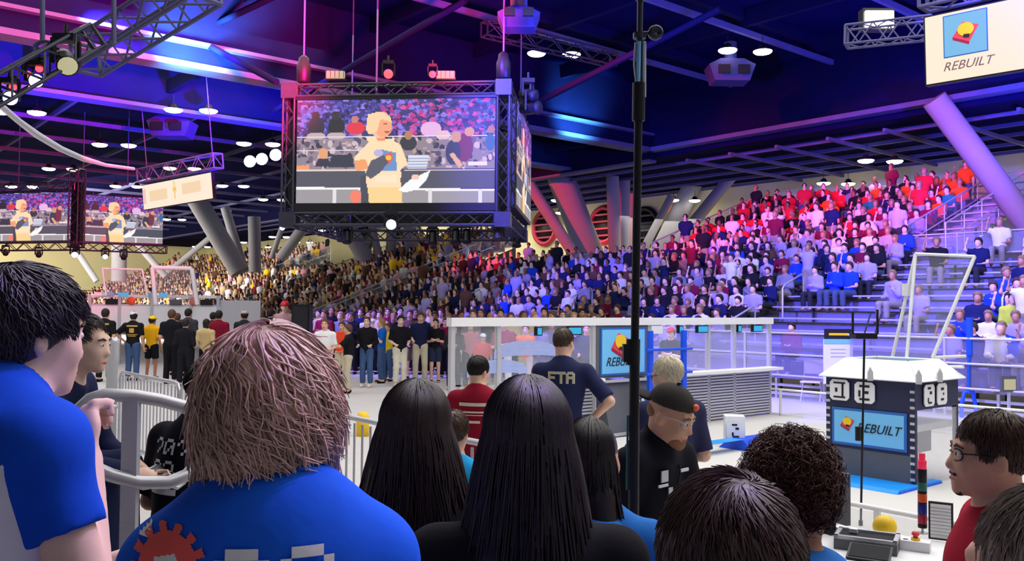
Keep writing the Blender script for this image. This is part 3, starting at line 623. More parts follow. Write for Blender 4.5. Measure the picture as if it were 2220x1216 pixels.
def paint_show():
    c = Canvas(213, 107, (70, 62, 130)); X0, Y0 = 5, 4.5; rg = np.random.default_rng(3); q = lambda x, y: (x - X0, y - Y0)
    for k in range(900):
        x = rg.uniform(0, 213); y = rg.uniform(0, 42); f = x / 213; pal = [(90, 80, 190), (60, 55, 120), (150, 125, 235), (120, 105, 215), (45, 42, 85)]
        if f > .42: pal += [(205, 60, 150), (225, 85, 165), (170, 60, 140)]
        if f < .12 or f > .9: pal += [(40, 110, 230), (30, 140, 220)]
        c.el(x, y, rg.uniform(1.2, 3.4), rg.uniform(.8, 2.6), pal[rg.integers(len(pal))])
    c.rect(0, 40, 213, 72, (150, 135, 150))
    for k in range(260): c.el(rg.uniform(0, 213), rg.uniform(38, 70), rg.uniform(1, 3.5), rg.uniform(.8, 4), [(190, 160, 165), (90, 85, 110), (215, 190, 200), (120, 100, 120), (60, 60, 80)][rg.integers(5)])
    def E(x, y, a, b, k): c.el(*q(x, y), a, b, k)
    def P(p, k): c.poly([q(*a) for a in p], k)
    for x, k in ((26, (52, 52, 66)), (48, (44, 46, 56))): E(x, 33, 9, 11, k); E(x - 1, 21, 4.5, 5, (60, 50, 60)); E(x, 42, 10, 4, (200, 175, 180))
    E(69, 34, 10, 7, (230, 60, 80)); E(68, 25, 4, 4, (200, 130, 130)); E(150, 36, 11, 8, (235, 185, 235)); E(163, 42, 8, 5, (235, 195, 205))
    c.rect(0, 38, 213, 39.2, (235, 225, 235)); c.rect(0, 52, 76, 52.8, (225, 215, 225))
    E(126, 50, 9, 8, (60, 62, 74)); E(126, 42, 4, 5, (190, 130, 100)); E(186, 55, 9, 15, (125, 55, 75)); E(191, 39, 5.5, 5, (225, 160, 115)); E(174, 60, 8, 13, (62, 66, 90)); E(177, 44, 5.5, 6, (215, 160, 125)); P([(170, 62), (174, 60), (185, 73), (180, 76)], (232, 180, 140)); E(213, 50, 5, 9, (60, 110, 170)); E(214, 37, 4, 4, (190, 130, 90))
    E(34, 60, 5.5, 5.5, (235, 165, 120)); P([(25, 74), (28, 66), (40, 66), (43, 74)], (62, 56, 76)); P([(43, 62), (66, 62), (68, 75), (40, 75)], (58, 60, 78)); P([(5, 73), (19, 73), (19, 78), (5, 78)], (245, 160, 110))
    P([(126, 63), (148, 63), (146, 77), (126, 77)], (222, 225, 240))
    for y in (66, 69, 72, 75): P([(126, y), (148, y), (148, y + .9), (126, y + .9)], (150, 160, 195))
    P([(190, 70), (210, 70), (210, 74), (190, 74)], (240, 225, 220)); P([(0, 78), (218, 79), (218, 97), (0, 95)], (86, 86, 100)); P([(0, 76.5), (218, 77.5), (218, 79), (0, 78.5)], (225, 205, 200))
    P([(0, 97), (218, 99), (218, 115), (0, 115)], (160, 155, 160)); P([(0, 94.5), (218, 97.5), (218, 100), (0, 97)], (248, 244, 244))
    for x in (45, 148, 201): P([(x, 98), (x + 4, 98), (x + 4, 115), (x, 115)], (230, 225, 228))
    E(70, 105, 6, 7, (250, 130, 110)); P([(75, 84), (86, 80), (86, 115), (76, 115)], (76, 76, 90))
    # presenter in a yellow shirt with a microphone
    P([(82, 88), (118, 86), (121, 115), (85, 115)], (250, 214, 150)); P([(82, 50), (90, 44), (108, 46), (118, 52), (126, 72), (119, 76), (118, 96), (82, 96), (80, 78), (69, 76), (68, 64)], (253, 224, 184)); P([(92, 84), (114, 82), (114, 90), (91, 91)], (253, 232, 200)); P([(68, 68), (80, 66), (84, 76), (70, 79)], (245, 165, 110))
    P([(96, 56), (113, 60), (114, 78), (98, 79)], (110, 150, 205)); P([(101, 62), (108, 59), (110, 66), (104, 73)], (235, 90, 90)); E(105, 65, 3, 3, (250, 195, 60)); P([(80, 82), (86, 68), (100, 62), (105, 70), (96, 80), (86, 87)], (92, 92, 108)); P([(118, 77), (131, 80), (132, 88), (120, 88)], (84, 86, 104))
    P([(116, 98), (128, 88), (150, 78), (146, 88), (136, 98), (122, 101)], (250, 250, 252)); E(134, 85, 4.5, 3, (248, 200, 180)); E(94, 60, 5, 4, (190, 180, 225))
    P([(90, 38), (100, 38), (101, 48), (93, 48)], (245, 150, 110)); E(96, 31, 12, 14, (250, 195, 165)); E(99, 33, 9, 11, (250, 170, 130)); P([(80, 36), (82, 20), (94, 17), (106, 22), (108, 28), (96, 25), (92, 38), (84, 41)], (250, 214, 170)); E(101, 30, 2, 1, (120, 70, 60)); P([(100, 38), (106, 37), (105, 39.5), (101, 39.5)], (190, 80, 80)); P([(80, 44), (90, 43), (95, 50), (106, 50), (110, 43), (112, 50), (100, 54), (84, 50)], (253, 226, 180))
    return c
SHOW = paint_show()
# the big screen cube over the field
cube = thing('screen_cube', 'large hanging cube of LED screens in black truss showing a presenter in yellow', 'screen', (-.1, 20.0, 0), R(-5.7))
pic = picture('led_screen', SHOW, 4.62, 2.39, M_screen, cube, (-2.62, -.06, 5.575))
mb = MB(); mb.mm((-4.95, -.05, 4.36), (-.29, .1, 6.8)); mb.build('screen_cabinet', M_black, cube)
mb = MB(); mb.mm((-5.0, -.09, 4.2), (-.25, .08, 4.37)); mb.build('screen_border', M_black, cube); mb = MB(); mb.mm((-5.0, -.09, 6.775), (-.25, .08, 6.86)); mb.build('screen_border', M_black, cube)
p2 = picture('led_screen', SHOW, 4.2, 2.39, M_screen, cube, (.16, 2.35, 5.575)); p2.rotation_euler = (0, 0, R(90))
mb = MB(); mb.mm((-.06, .2, 4.3), (.14, 4.5, 6.85)); mb.build('screen_cabinet', M_black, cube)
mb = MB(); mb.mm((-4.9, 4.4, 4.3), (-.3, 4.55, 6.85)); mb.build('screen_cabinet', M_black, cube); mb = MB(); mb.mm((-5.25, .2, 4.3), (-5.1, 4.5, 6.85)); mb.build('screen_cabinet', M_black, cube)
for (x, y) in ((-5.13, .05), (-.12, .05), (-.12, 4.6), (-5.13, 4.6)):
    truss(cube, 'corner_tower', (x, y, 3.9), (x, y, 7.15), .27, .27, 9, up=(0, 1, 0)); mb = MB(); mb.box((x, y, 7.0), (.36, .36, .36)); mb.build('corner_block', M_truss, cube); mb = MB(); mb.box((x, y, 4.0), (.36, .36, .34)); mb.build('corner_block', M_truss, cube)
for z in (7.0, 4.02):
    for a, b in (((-4.95, .05), (-.3, .05)), ((-4.95, 4.6), (-.3, 4.6)), ((-.12, .25), (-.12, 4.4)), ((-5.13, .25), (-5.13, 4.4))): truss(cube, 'ring_truss', (*a, z), (*b, z), .27, .27, 14)
for x, y in ((-4.85, .1), (-.15, .1), (-.15, 4.5), (-4.95, 4.5)):
    mb = MB(); mb.lathe([(.1, 0), (.16, .05), (.17, .4), (.13, .5), (.12, .6), (.05, .66)], 12, (x, y, 7.2)); mb.build('chain_hoist', M_black, cube)
    mb = MB(); mb.cyl((x, y, 7.8), (x, y, 11.15), .022, n=6); mb.build('hoist_chain', M_purlin, cube)
mb = MB(); mb.cyl((-3.6, 2, 7.1), (-3.6, 2, 11.15), .025, n=6); mb.build('hoist_chain', M_purlin, cube)
for x, l in ((-3.9, 'cream flood panel on the screen cube, left'), (-1.45, 'cream flood panel on the screen cube, right')):
    t = thing('flood_light', l, 'flood light', PX(727 if x < -3 else 966, 170, 20.1)); mb = MB(); mb.box((0, 0, .08), (.42, .12, .16)); mb.build('panel', M_bounce, t); mb = MB(); mb.box((0, .06, .0), (.46, .1, .05)); mb.build('bracket', M_black, t)
    mb = MB(); [mb.box((-.2 + .1 * k, -.065, .08), (.012, .01, .16)) for k in range(5)]; mb.build('divider', M_truss, t)
moving_head('red stage light with bright lens on top of the screen cube', PX(842, 160, 20.05), PX(842, 300, 5), M_redlens, .8)
moving_head('red stage light beside the right flood panel on the screen cube', PX(938, 161, 20.05), PX(800, 300, 5), M_redlens, .62)
moving_head('blue-white stage light hanging under the screen cube', PX(848, 486, 19.7), PX(848, 700, 6), M_bluelens, .85)
for px, py, l, Y in ((752, 512, 'leftmost dark stage light under the screen cube', 23.8), (938, 515, 'second dark stage light under the screen cube', 23.8), (988, 512, 'third dark stage light under the screen cube', 23.8), (1012, 512, 'fourth dark stage light under the screen cube', 23.8), (1120, 520, 'dark stage light at the right lower corner of the screen cube', 24.0), (1080, 500, 'dark stage light under the front right corner of the screen cube', 20.2)):
    moving_head(l, PX(px, py, Y), PX(px, 1500, 20), M_black, .85)
moving_head('dark stage light beside the right tower, upper', PX(1145, 205, 20.5), PX(1400, 260, 18), M_black, 1.0); moving_head('dark stage light beside the right tower, lower', PX(1150, 235, 20.5), PX(1500, 200, 18), M_black, 1.1)
moving_head('blue stage light under the cube left of centre', PX(612, 492, 23.0), PX(612, 1000, 10), M_bluelens, .5)
# second cube far left
cube2 = thing('screen_cube', 'far left hanging LED screens showing the presenter, over another field', 'screen', PX(166, 480, 34), R(-14))
mb = MB(); mb.mm((-4.35, -.02, -.75), (-.2, .2, 1.12)); mb.build('screen_cabinet', M_black, cube2); picture('led_screen', SHOW, 3.95, 1.85, M_screen, cube2, (-2.2, -.05, .2))
p = picture('led_screen', SHOW, 3.1, 1.8, M_screen, cube2, (1.0, 1.25, .18)); p.rotation_euler = (0, 0, R(38)); mb = MB(); mb.box((.93, 1.34, .18), (3.1, .12, 1.9), R(38)); mb.build('screen_cabinet', M_black, cube2)
truss(cube2, 'corner_tower', (0, 0, -1.0), (0, 0, 2.0), .4, .4, 8, up=(0, 1, 0)); mb = MB(); mb.mm((-.2, -.05, -.9), (.2, .15, 1.5)); mb.build('corner_block', M_black, cube2)
truss(cube2, 'ring_truss', (-4.4, 0, -.95), (0, 0, -.95), .3, .3, 12); truss(cube2, 'ring_truss', (0, 0, -.95), (2.3, 2.35, -.95), .3, .3, 8); truss(cube2, 'ring_truss', (-4.4, 0, 1.35), (0, 0, 1.35), .3, .3, 12)
for x in (-3, 0, 2): mb = MB(); mb.cyl((x, .3, 1.4), (x, .3, 4.3), .02, n=5); mb.build('hoist_chain', M_purlin, cube2)
for px, py, l, mm_ in ((162, 548, 'blue-white stage light under the far left screens', M_bluelens), (12, 546, 'leftmost small light under the far left screens', M_black), (84, 550, 'second small light under the far left screens', M_black), (228, 553, 'small pale light under the far left screens', M_bluelens), (268, 555, 'small light at the end of the far left screens', M_black)):
    moving_head(l, PX(px, py, 33.5), PX(px, 1200, 20), mm_, .9 if px == 162 else .7)
# logo tile used on boards: local x right, z up, facing -y
def logo(parent, cx, cz, sc, y=-.012, sub=True):
    mb = MB(); T = lambda P: [(cx + a * sc, cz + b * sc) for a, b in P]; K = dict(origin=(0, y, 0), ux=(1, 0, 0), uy=(0, 0, 1))
    mb.prism(T([(-.5, -.12), (.15, -.42), (.52, .22), (-.1, .46)]), .004, **K); a = mb.build('emblem_tile', M_red, parent)
    mb = MB(); mb.prism(T([(-.5, -.12), (.15, -.42), (.13, -.54), (-.5, -.24)]), .004, **K); mb.build('emblem_edge', M_crim, parent)
    mb = MB(); mb.prism(T([(.02 + .32 * math.cos(t), .12 + .28 * math.sin(t)) for t in np.linspace(0, 6.283, 19)[:-1]]), .012, **K); mb.build('emblem_dome', M_yel, parent)
    mb = MB(); mb.prism(T([(-.08, -.2), (.14, -.24), (.16, -.1), (-.06, -.08)]), .014, **K); mb.build('emblem_mark', M_ink, parent)
def board(parent, x0, x1, z0, z1, y, upright, lx, lz, ls, tx, tz, ts):
    mb = MB(); mb.mm((x0, y, z0), (x1, y + .015, z1)); mb.build('sticker_border', M_skydk, parent); e = .03 * (x1 - x0) / (x1 - x0); mb = MB(); mb.mm((x0 + e, y - .004, z0 + e), (x1 - e, y, z1 - e)); mb.build('sticker', M_sky, parent)
    logo(parent, lx, lz, ls, y - .006); text('lettering', 'REBUILT', ts, M_ink, parent, (tx, y - .008, tz), (R(90), 0, 0), .35, .002, .95)
# tilted banner screens
def banner(label, TL, TR, BL, YL, YR, full):
    tl = PX(*TL, YL); tr = PX(*TR, YR); bl = PX(*BL, YL); ux = tr - tl; w = np.linalg.norm(ux); ux /= w; uz = tl - bl; uz -= ux * (uz @ ux); h = np.linalg.norm(uz); uz /= h; uy = np.cross(uz, ux)
    t = thing('banner_screen', label, 'screen'); t.matrix_world = Matrix(((ux[0], uy[0], uz[0], bl[0]), (ux[1], uy[1], uz[1], bl[1]), (ux[2], uy[2], uz[2], bl[2]), (0, 0, 0, 1)))
    mb = MB(); mb.mm((0, 0, 0), (w, .12, h)); mb.build('cabinet', M_black, t); mb = MB(); mb.mm((.02, -.01, .02), (w - .02, 0, h - .02)); mb.build('lit_face', M_cream, t); return t, w, h
t, w, h = banner('tilted cream scoreboard screen hanging over the far left crowd', (305, 402), (455, 373), (312, 456), 29.5, 27.5, 0)
for x0, x1, z0, z1, m in ((.25, .85, .25, .6, (250, 222, 180)), (1.35, 1.95, .3, .65, (250, 222, 180)), (1.08, 1.13, .2, .78, (252, 215, 150)), (1.05, 1.16, .45, .58, (250, 205, 60)), (.02, .12, .2, .7, (250, 205, 195))):
    mb = MB(); mb.mm((x0 * w / 2.3, -.014, z0 * h / .85), (x1 * w / 2.3, -.01, z1 * h / .85)); mb.build('score_block', mat('score_%d' % m[2], lin(*m), .5, noise=.02, emit=.9), t)
truss(t, 'header_truss', (-.1, .1, h + .32), (w + .25, .1, h + .32), .35, .45, 10, M_purlin)
for x in (.2, w): mb = MB(); mb.cyl((x, .1, h + .5), (x, .1, h + 3.2), .018, n=5); mb.build('hoist_chain', M_purlin, t)
t, w, h = banner('tilted cream screen with blue emblem tile at the top right corner', (1997, 38), (2330, -34), (2006, 187), 12.5, 11.2, 1)
mb = MB(); mb.mm((.26, -.016, .34), (.83, -.01, .93)); mb.build('emblem_border', M_skydk, t); mb = MB(); mb.mm((.275, -.02, .355), (.815, -.016, .915)); mb.build('emblem_field', mat('lit_sky', lin(125, 202, 252), .5, noise=.02, emit=.8), t); logo(t, .55, .65, .33, -.022)
text('lettering', 'REBUILT', .17, mat('faded_ink', lin(120, 85, 95), .6), t, (.56, -.02, .21), (R(90), 0, 0), .35, .001, 1.0)
for z in (.42, .86): mb = MB(); mb.mm((1.28, -.016, z), (w - .1, -.01, z + .025)); mb.build('rule_line', mat('score_line', lin(252, 205, 140), .5, emit=.8), t)
truss(t, 'header_truss', (-.05, .15, h + .35), (w + .2, .15, h + .35), .35, .4, 8, M_purlin)
# truss run at top left, floodlights, hanging cable
tr = thing('box_truss', 'silver box truss crossing the upper left corner', 'truss'); truss(tr, 'span', PX(185, 128, 12.6), PX(445, -35, 11.0), .42, .42, 9, M_purlin, .03)
tr = thing('box_truss', 'dark truss hung at the left edge carrying coloured lights', 'truss'); truss(tr, 'span', PX(200, 80, 11.5), PX(-40, 215, 10.5), .3, .3, 7)
for px in (95, 250): mb = MB(); mb.cyl(PX(px - 3, 95, 11.3), PX(px - 3, -70, 11.3), .03, n=6); mb.build('hoist_chain', M_purlin, tr)
moving_head('blue-white stage light on the left edge truss, upper', PX(76, 172, 11), (0, 2, 1), M_bluelens, .62); moving_head('blue-white stage light on the left edge truss, lower', PX(20, 210, 10.8), (0, 2, 1), M_bluelens, .62)
moving_head('white-lit lamp head on the left edge truss', PX(142, 132, 11.2), PX(300, 500, 8), M_bounce, .9)
for px, py, l in ((85, 148, 'small red stage light above the blue one on the left truss'), (28, 188, 'small red stage light low on the left truss'), (60, 160, 'tiny red light between the heads on the left truss')): moving_head(l, PX(px, py, 11.1), (0, 0, 1), M_redlens, .35)
t = thing('cable_coil', 'coil of pale cable on the left edge truss', 'cable', PX(97, 106, 11.2)); mb = MB(); [mb.tube([(.13 * math.cos(a), .02 * k, .1 * math.sin(a)) for a in np.linspace(0, 6.283, 17)[:-1]], .018, 5, closed=True) for k in (-1, 0, 1)]; mb.build('coil', M_purlin, t)
cp = [(-40, 200, 11), (0, 228, 12), (40, 262, 13), (80, 292, 14.5), (130, 322, 16), (180, 344, 18), (230, 358, 20), (290, 366, 22)]
mb = MB(); mb.tube([PX(*c) for c in cp], [.045] * 3 + [.06] * 3 + [.04] * 2, 8); tag(mb.build('hanging_cable', M_alu), 'pale sagging cable sweeping down at the left under the roof', 'cable')
for n, (px, py) in enumerate([(542, 350), (568, 345), (598, 336)]):
    t = thing('flood_light', ['left', 'middle', 'right'][n] + ' of three bright floodlights left of the screen cube', 'flood light', PX(px, py, 30), 0, 'three bright floodlights'); mb = MB(); mb.lathe([(.1, .2), (.2, .1), (.22, -.02)], 14, axis=(0, 1, 0)); mb.build('housing', M_black, t); mb = MB(); mb.lathe([(.2, 0), (.17, .05), (.05, .08)], 14, (0, -.02, 0), (0, -1, 0)); mb.build('lens', M_flood, t)
t = thing('flood_light', 'dazzling floodlight on a truss left of the top right screen', 'flood light', PX(1905, 40, 14)); mb = MB(); mb.box((0, .1, 0), (.5, .2, .34)); mb.build('housing', M_black, t); mb = MB(); mb.box((0, -.02, -.02), (.44, .06, .26)); mb.build('lens', M_flood, t)
tr = thing('box_truss', 'short dark truss under the dazzling floodlight', 'truss'); truss(tr, 'span', PX(1835, 80, 14), PX(2020, 60, 13.4), .3, .3, 6, M_purlin, .02)
tr = thing('box_truss', 'long thin truss behind the screen cube, right side', 'truss'); truss(tr, 'span', PX(1050, 62, 24), PX(1330, 130, 27), .3, .4, 9)

# ------------------------------------------------------------------ bleachers (local x = back from the field, y = along the rows)
RUN, RISE, B0, Z0 = .75, .3, 3.0, .5
def bleacher(label, s0, s1, r0, r1, skirt=True, rails=(), front=False):
    t = thing('bleacher', label, 'bleacher', W(B0 + r0 * RUN, s0, 0), PHI); L = s1 - s0
    for r in range(r0, r1):
        x = (r - r0) * RUN; z = Z0 + r * RISE
        mb = MB(); mb.mm((x, 0, z - .04), (x + RUN, L, z)); mb.build('foot_plank', M_deck, t)
        mb = MB(); mb.mm((x + .44, 0, z + .38), (x + .72, L, z + .42)); mb.build('bench', M_bench, t)
        mb = MB(); mb.mm((x + RUN - .03, 0, z + .0), (x + RUN, L, z + .258)); mb.build('riser', M_deck, t)
    mb = MB()
    for y in np.arange(0.05, L, 2.4):
        for r in range(r0, r1, 2): x = (r - r0) * RUN + .6; mb.box((x, y, (Z0 + r * RISE + .36) / 2), (.05, .05, Z0 + r * RISE + .36))
    mb.build('frame', M_truss, t)
    if front:
        mb = MB(); mb.mm((.02, 0, .08), (.06, L, .14)); mb.mm((.02, 0, .28), (.06, L, .34)); [mb.mm((.0, y, 0), (.05, y + .05, .5)) for y in np.arange(0, L, 1.2)]; mb.build('front_brace', M_alu, t)
    zt = Z0 + (r1 - 1) * RISE; D = (r1 - r0) * RUN
    def rail(y):
        mb = MB(); n = 5; [mb.cyl((D * k / n, y, Z0 + r0 * RISE + (zt - Z0 - r0 * RISE) * k / n), (D * k / n, y, Z0 + r0 * RISE + (zt - Z0 - r0 * RISE) * k / n + 1.0), .022, n=5) for k in range(n + 1)]
        for h in (.5, 1.0): mb.tube([(0, y, Z0 + r0 * RISE + h), (D, y, zt + h)], .025, 6)
        mb.build('side_rail', M_alu, t)
        mb = MB(); mb.tube([(0, y, Z0 + r0 * RISE + .3), (D, y, zt + .3), ], .01, 4); mb.add([(0, y, Z0 + r0 * RISE), (D, y, zt), (D, y, zt + 1), (0, y, Z0 + r0 * RISE + 1)], [(0, 1, 2, 3)]); mb.build('mesh_infill', M_net, t)
    for y in rails: rail(y)
    mb = MB(); [mb.tube([(D + .02, 0, zt + h), (D + .02, L, zt + h)], .025, 6) for h in (.4, 1.0)]; [mb.cyl((D + .02, y, zt), (D + .02, y, zt + 1.0), .022, n=5) for y in np.arange(0, L + .01, 2.0)]; mb.build('back_rail', M_alu, t)
    mb = MB(); mb.mm((D + .0, 0, zt), (D + .01, L, zt + .95)); mb.build('back_mesh', M_net, t)
    if skirt:
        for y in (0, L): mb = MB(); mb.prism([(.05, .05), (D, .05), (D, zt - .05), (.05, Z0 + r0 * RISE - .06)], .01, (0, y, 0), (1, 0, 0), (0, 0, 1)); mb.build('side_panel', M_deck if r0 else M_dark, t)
    return t
bleacher('long low bleacher across the far side of the field, lit blue', -9.0, 25.5, 0, 10, True, (34.5,), True)
bleacher('tall upper bleacher at the right, lit red, with sloping side rails', 1.3, 12.2, 10, 18, True, (0, 1.1, 10.8))
bleacher('tall bleacher beyond the low blue one, under the screen cube', 26.2, 37.0, 0, 17, True, (0, 10.8))
bleacher('low middle bleacher between the two far tall ones', 37.6, 46.0, 0, 10, True)
bleacher('farthest tall bleacher at the left, full of people', 46.6, 78.0, 0, 17, True, (0,))
# guard rail in front of the low bleacher
t = thing('guard_rail', 'long grey guard rail in front of the low blue bleacher', 'railing', W(2.75, -9, 0), PHI); L = 34.5; mb = MB()
for h in (.55, 1.02, 1.5): mb = MB(); mb.tube([(0, 0, h), (0, L, h)], .026, 6); mb.build('rail', M_alu, t)
for y in np.arange(0, L + .1, 2.3): mb = MB(); mb.cyl((0, y, 0), (0, y, 1.5), .03, n=6); mb.build('post', M_alu, t)
mb = MB(); mb.mm((.03, 0, .56), (.045, L, 1.5)); mb.build('mesh_infill', M_net, t)
# aisle loop handrails on the low bleacher
for y, r in ((3.6, 1), (3.6, 4), (7.0, 4), (11, 3), (-2.2, 3), (17, 3)):
    mb = MB(); x = r * RUN; z = Z0 + r * RISE; mb.tube([(0, 0, 0), (0, 0, .9), (.1, 0, 1.0), (.9, 0, 1.3), (1.0, 0, 1.2), (1.0, 0, .35)], .025, 6)
    tag(mb.build('aisle_handrail', M_alu, None, W(B0 + x, y, z), PHI), 'looped aisle handrail on the %s row of the low bleacher, %s aisle' % (ordn(r + 1), {3.6: 'right-hand', 7.0: 'second', 11: 'third', -2.2: 'net-side', 17: 'fourth'}[y]), 'handrail', 'aisle handrails')
# scaffold behind the tall bleacher at right
t = thing('scaffold', 'bare scaffold against the yellow wall at the right', 'scaffold', W(19, .4, 0), PHI)
for y in (0, 1.8, 3.6, 5.2):
    mb = MB(); mb.cyl((0, y, 0), (0, y, 7.0), .04, n=6); mb.cyl((1.5, y, 0), (1.5, y, 7.0), .04, n=6); mb.build('upright', M_truss, t)
for z in (2, 4.6, 5.7, 6.6): mb = MB(); mb.cyl((0, 0, z), (0, 5.2, z), .03, n=6); mb.build('ledger', M_truss, t)
for y in (0, 1.8, 3.6): mb = MB(); mb.cyl((0, y, 4.3), (0, y + 1.8, 6.0), .025, n=6); mb.cyl((0, y + 1.8, 4.3), (0, y, 6.0), .025, n=6); mb.build('cross_brace', M_truss, t)

# ------------------------------------------------------------------ crowd
def crowd_proto(fig, vox, sleeve, legs, arms_g=.0):
    out = []; mi = []
    sets = [(fig.body_prims(False), 0), (fig.shirt_prims(sleeve, .02 + arms_g), 1), (fig.trouser_prims(legs, .02 + arms_g), 2), (fig.cap_hair(.03, -.02, .04), 3)]
    for P, m in sets: V, Q = sdf_mesh(P, vox); out.append((V, Q)); mi += [m] * len(Q)
    V, Q = join(out); return V, Q, mi
SIT = [Fig(1.72, la='lap', ra='lap', sit=True, lean=.05, seat=.42), Fig(1.7, la='folded', ra='folded', sit=True, seat=.42), Fig(1.78, la='lap', ra='up', sit=True, seat=.42), Fig(1.74, la='phone', ra='lap', sit=True, lean=.08, yaw=.5, seat=.42)]
STD = [Fig(1.76, la='down', ra='front'), Fig(1.7, la='up', ra='up')]
PROTO_N = [crowd_proto(f, .042, s, l) for f, s, l in zip(SIT + STD, (.7, 1.9, .7, 1.9, .7, .7), (1.95,) * 6)]
PROTO_F = [crowd_proto(f, .088, .8, 1.9, .02) for f in (SIT[0], SIT[1], SIT[3], STD[0])]
M_sk = [mat('crowd_skin_%d' % i, SKIN[i], .6, noise=.05) for i in range(4)]
M_hr = [mat('crowd_hair_%d' % i, c, .7, noise=.1) for i, c in enumerate([(.02, .015, .012), (.05, .03, .018), (.25, .16, .08), (.12, .07, .04)])]
M_pt = [mat('crowd_trousers_%d' % i, c, .85, noise=.1) for i, c in enumerate([(.02, .022, .03), (.06, .09, .16), (.3, .27, .22)])]
PME = [[np_mesh('spectator', V, Q, [M_sk[v % 4], M_cloth, M_pt[v % 3], M_hr[v % 4]], mi) for v in range(3)] for V, Q, mi in PROTO_N]
CW = {'white': lin(225, 225, 230), 'black': lin(28, 28, 34), 'navy': lin(28, 34, 80), 'grey': lin(130, 130, 140), 'blue': lin(30, 70, 200), 'maroon': lin(120, 24, 55), 'red': lin(215, 35, 45), 'orange': lin(240, 95, 30), 'lavender': lin(170, 160, 225), 'teal': lin(30, 130, 125), 'yellow': lin(240, 190, 40), 'tan': lin(190, 160, 125), 'brown': lin(95, 65, 48), 'pink': lin(225, 150, 170)}
PAL = {'low': ['white', 'lavender', 'navy', 'black', 'grey', 'navy', 'black', 'blue', 'black', 'lavender', 'navy', 'brown', 'maroon'], 'top': ['red', 'red', 'orange', 'white', 'black', 'maroon', 'black', 'grey', 'black', 'orange', 'navy', 'teal'], 'far': ['tan', 'black', 'white', 'brown', 'grey', 'tan', 'navy', 'black', 'pink', 'maroon', 'white', 'brown', 'yellow']}
SECT = [('low', -6.5, 25.2, 0, 10, 'low bleacher'), ('top', 2.75, 12.0, 10, 18, 'tall red bleacher'), ('far', 26.4, 36.8, 0, 17, ''), ('far', 37.8, 45.8, 0, 10, ''), ('far', 46.8, 77.5, 0, 17, '')]
seats = []
for key, s0, s1, r0, r1, ph in SECT:
    for r in range(r0, r1):
        for s in np.arange(s0, s1, .52):
            if RNG.random() < (.09 if key != 'far' else .13): continue
            if key == 'low' and r < 5 and -1.6 < s < 3.4 and RNG.random() > .03: continue
            if key == 'low' and r < 6 and 3.4 < s < 4.2: continue
            if key == 'low' and r >= 5 and -1.6 < s < 1.9 and RNG.random() > .07: continue
            if key == 'low' and (10.6 < s < 11.4 or 16.7 < s < 17.4) and r < 5: continue
            ss = s + RNG.uniform(-.08, .08); p = W(B0 + r * RUN + .56, ss, Z0 + r * RISE); px = 1110 + F * p[0] / p[1]
            if px > 2270 or px < 100: continue
            k = 'low' if key == 'low' else key
            if key == 'top' and r < 13: pal = ['maroon', 'white', 'maroon', 'black', 'navy', 'lavender', 'red', 'black']
            elif key == 'top' and s > 7.5: pal = ['red', 'red', 'red', 'black', 'maroon', 'black']
            elif key == 'top' and s < 4.5 and r > 14: pal = ['orange', 'orange', 'red', 'orange']
            elif key == 'low' and s < -1.3: pal = ['blue', 'navy', 'blue', 'lavender', 'navy', 'white']
            elif key == 'low' and r < 6 and 4 < s < 9: pal = ['navy', 'black', 'black', 'lavender', 'grey', 'white', 'maroon']
            else: pal = PAL[k]
            seats.append([p[1], key, r, ss, p, pal[RNG.integers(len(pal))], ph])
near = sorted([q for q in seats if q[1] != 'far'], key=lambda q: q[0])[:215]; nid = {id(q) for q in near}
cnt = {}
for q in sorted(near, key=lambda q: (q[1], q[2], q[3])):
    key = (q[1], q[2]); cnt[key] = cnt.get(key, 0) + 1
    pi = 4 if (q[1] == 'top' and RNG.random() < .15) else (5 if RNG.random() < .03 else RNG.integers(4)); me = PME[pi][RNG.integers(3)]
    o = colr(put('person', me, None, q[4] + (E1 * -.3 if pi >= 4 else 0), R(130) + RNG.uniform(-.35, .35)), CW[q[5]]); sc = RNG.uniform(.94, 1.04); o.scale = (sc, sc, sc)
    tag(o, 'spectator in %s, %s row up, %s from right, %s' % (q[5], ordn(q[2] + 1), ordn(cnt[key]), q[6]), 'person', 'spectators on ' + q[6])
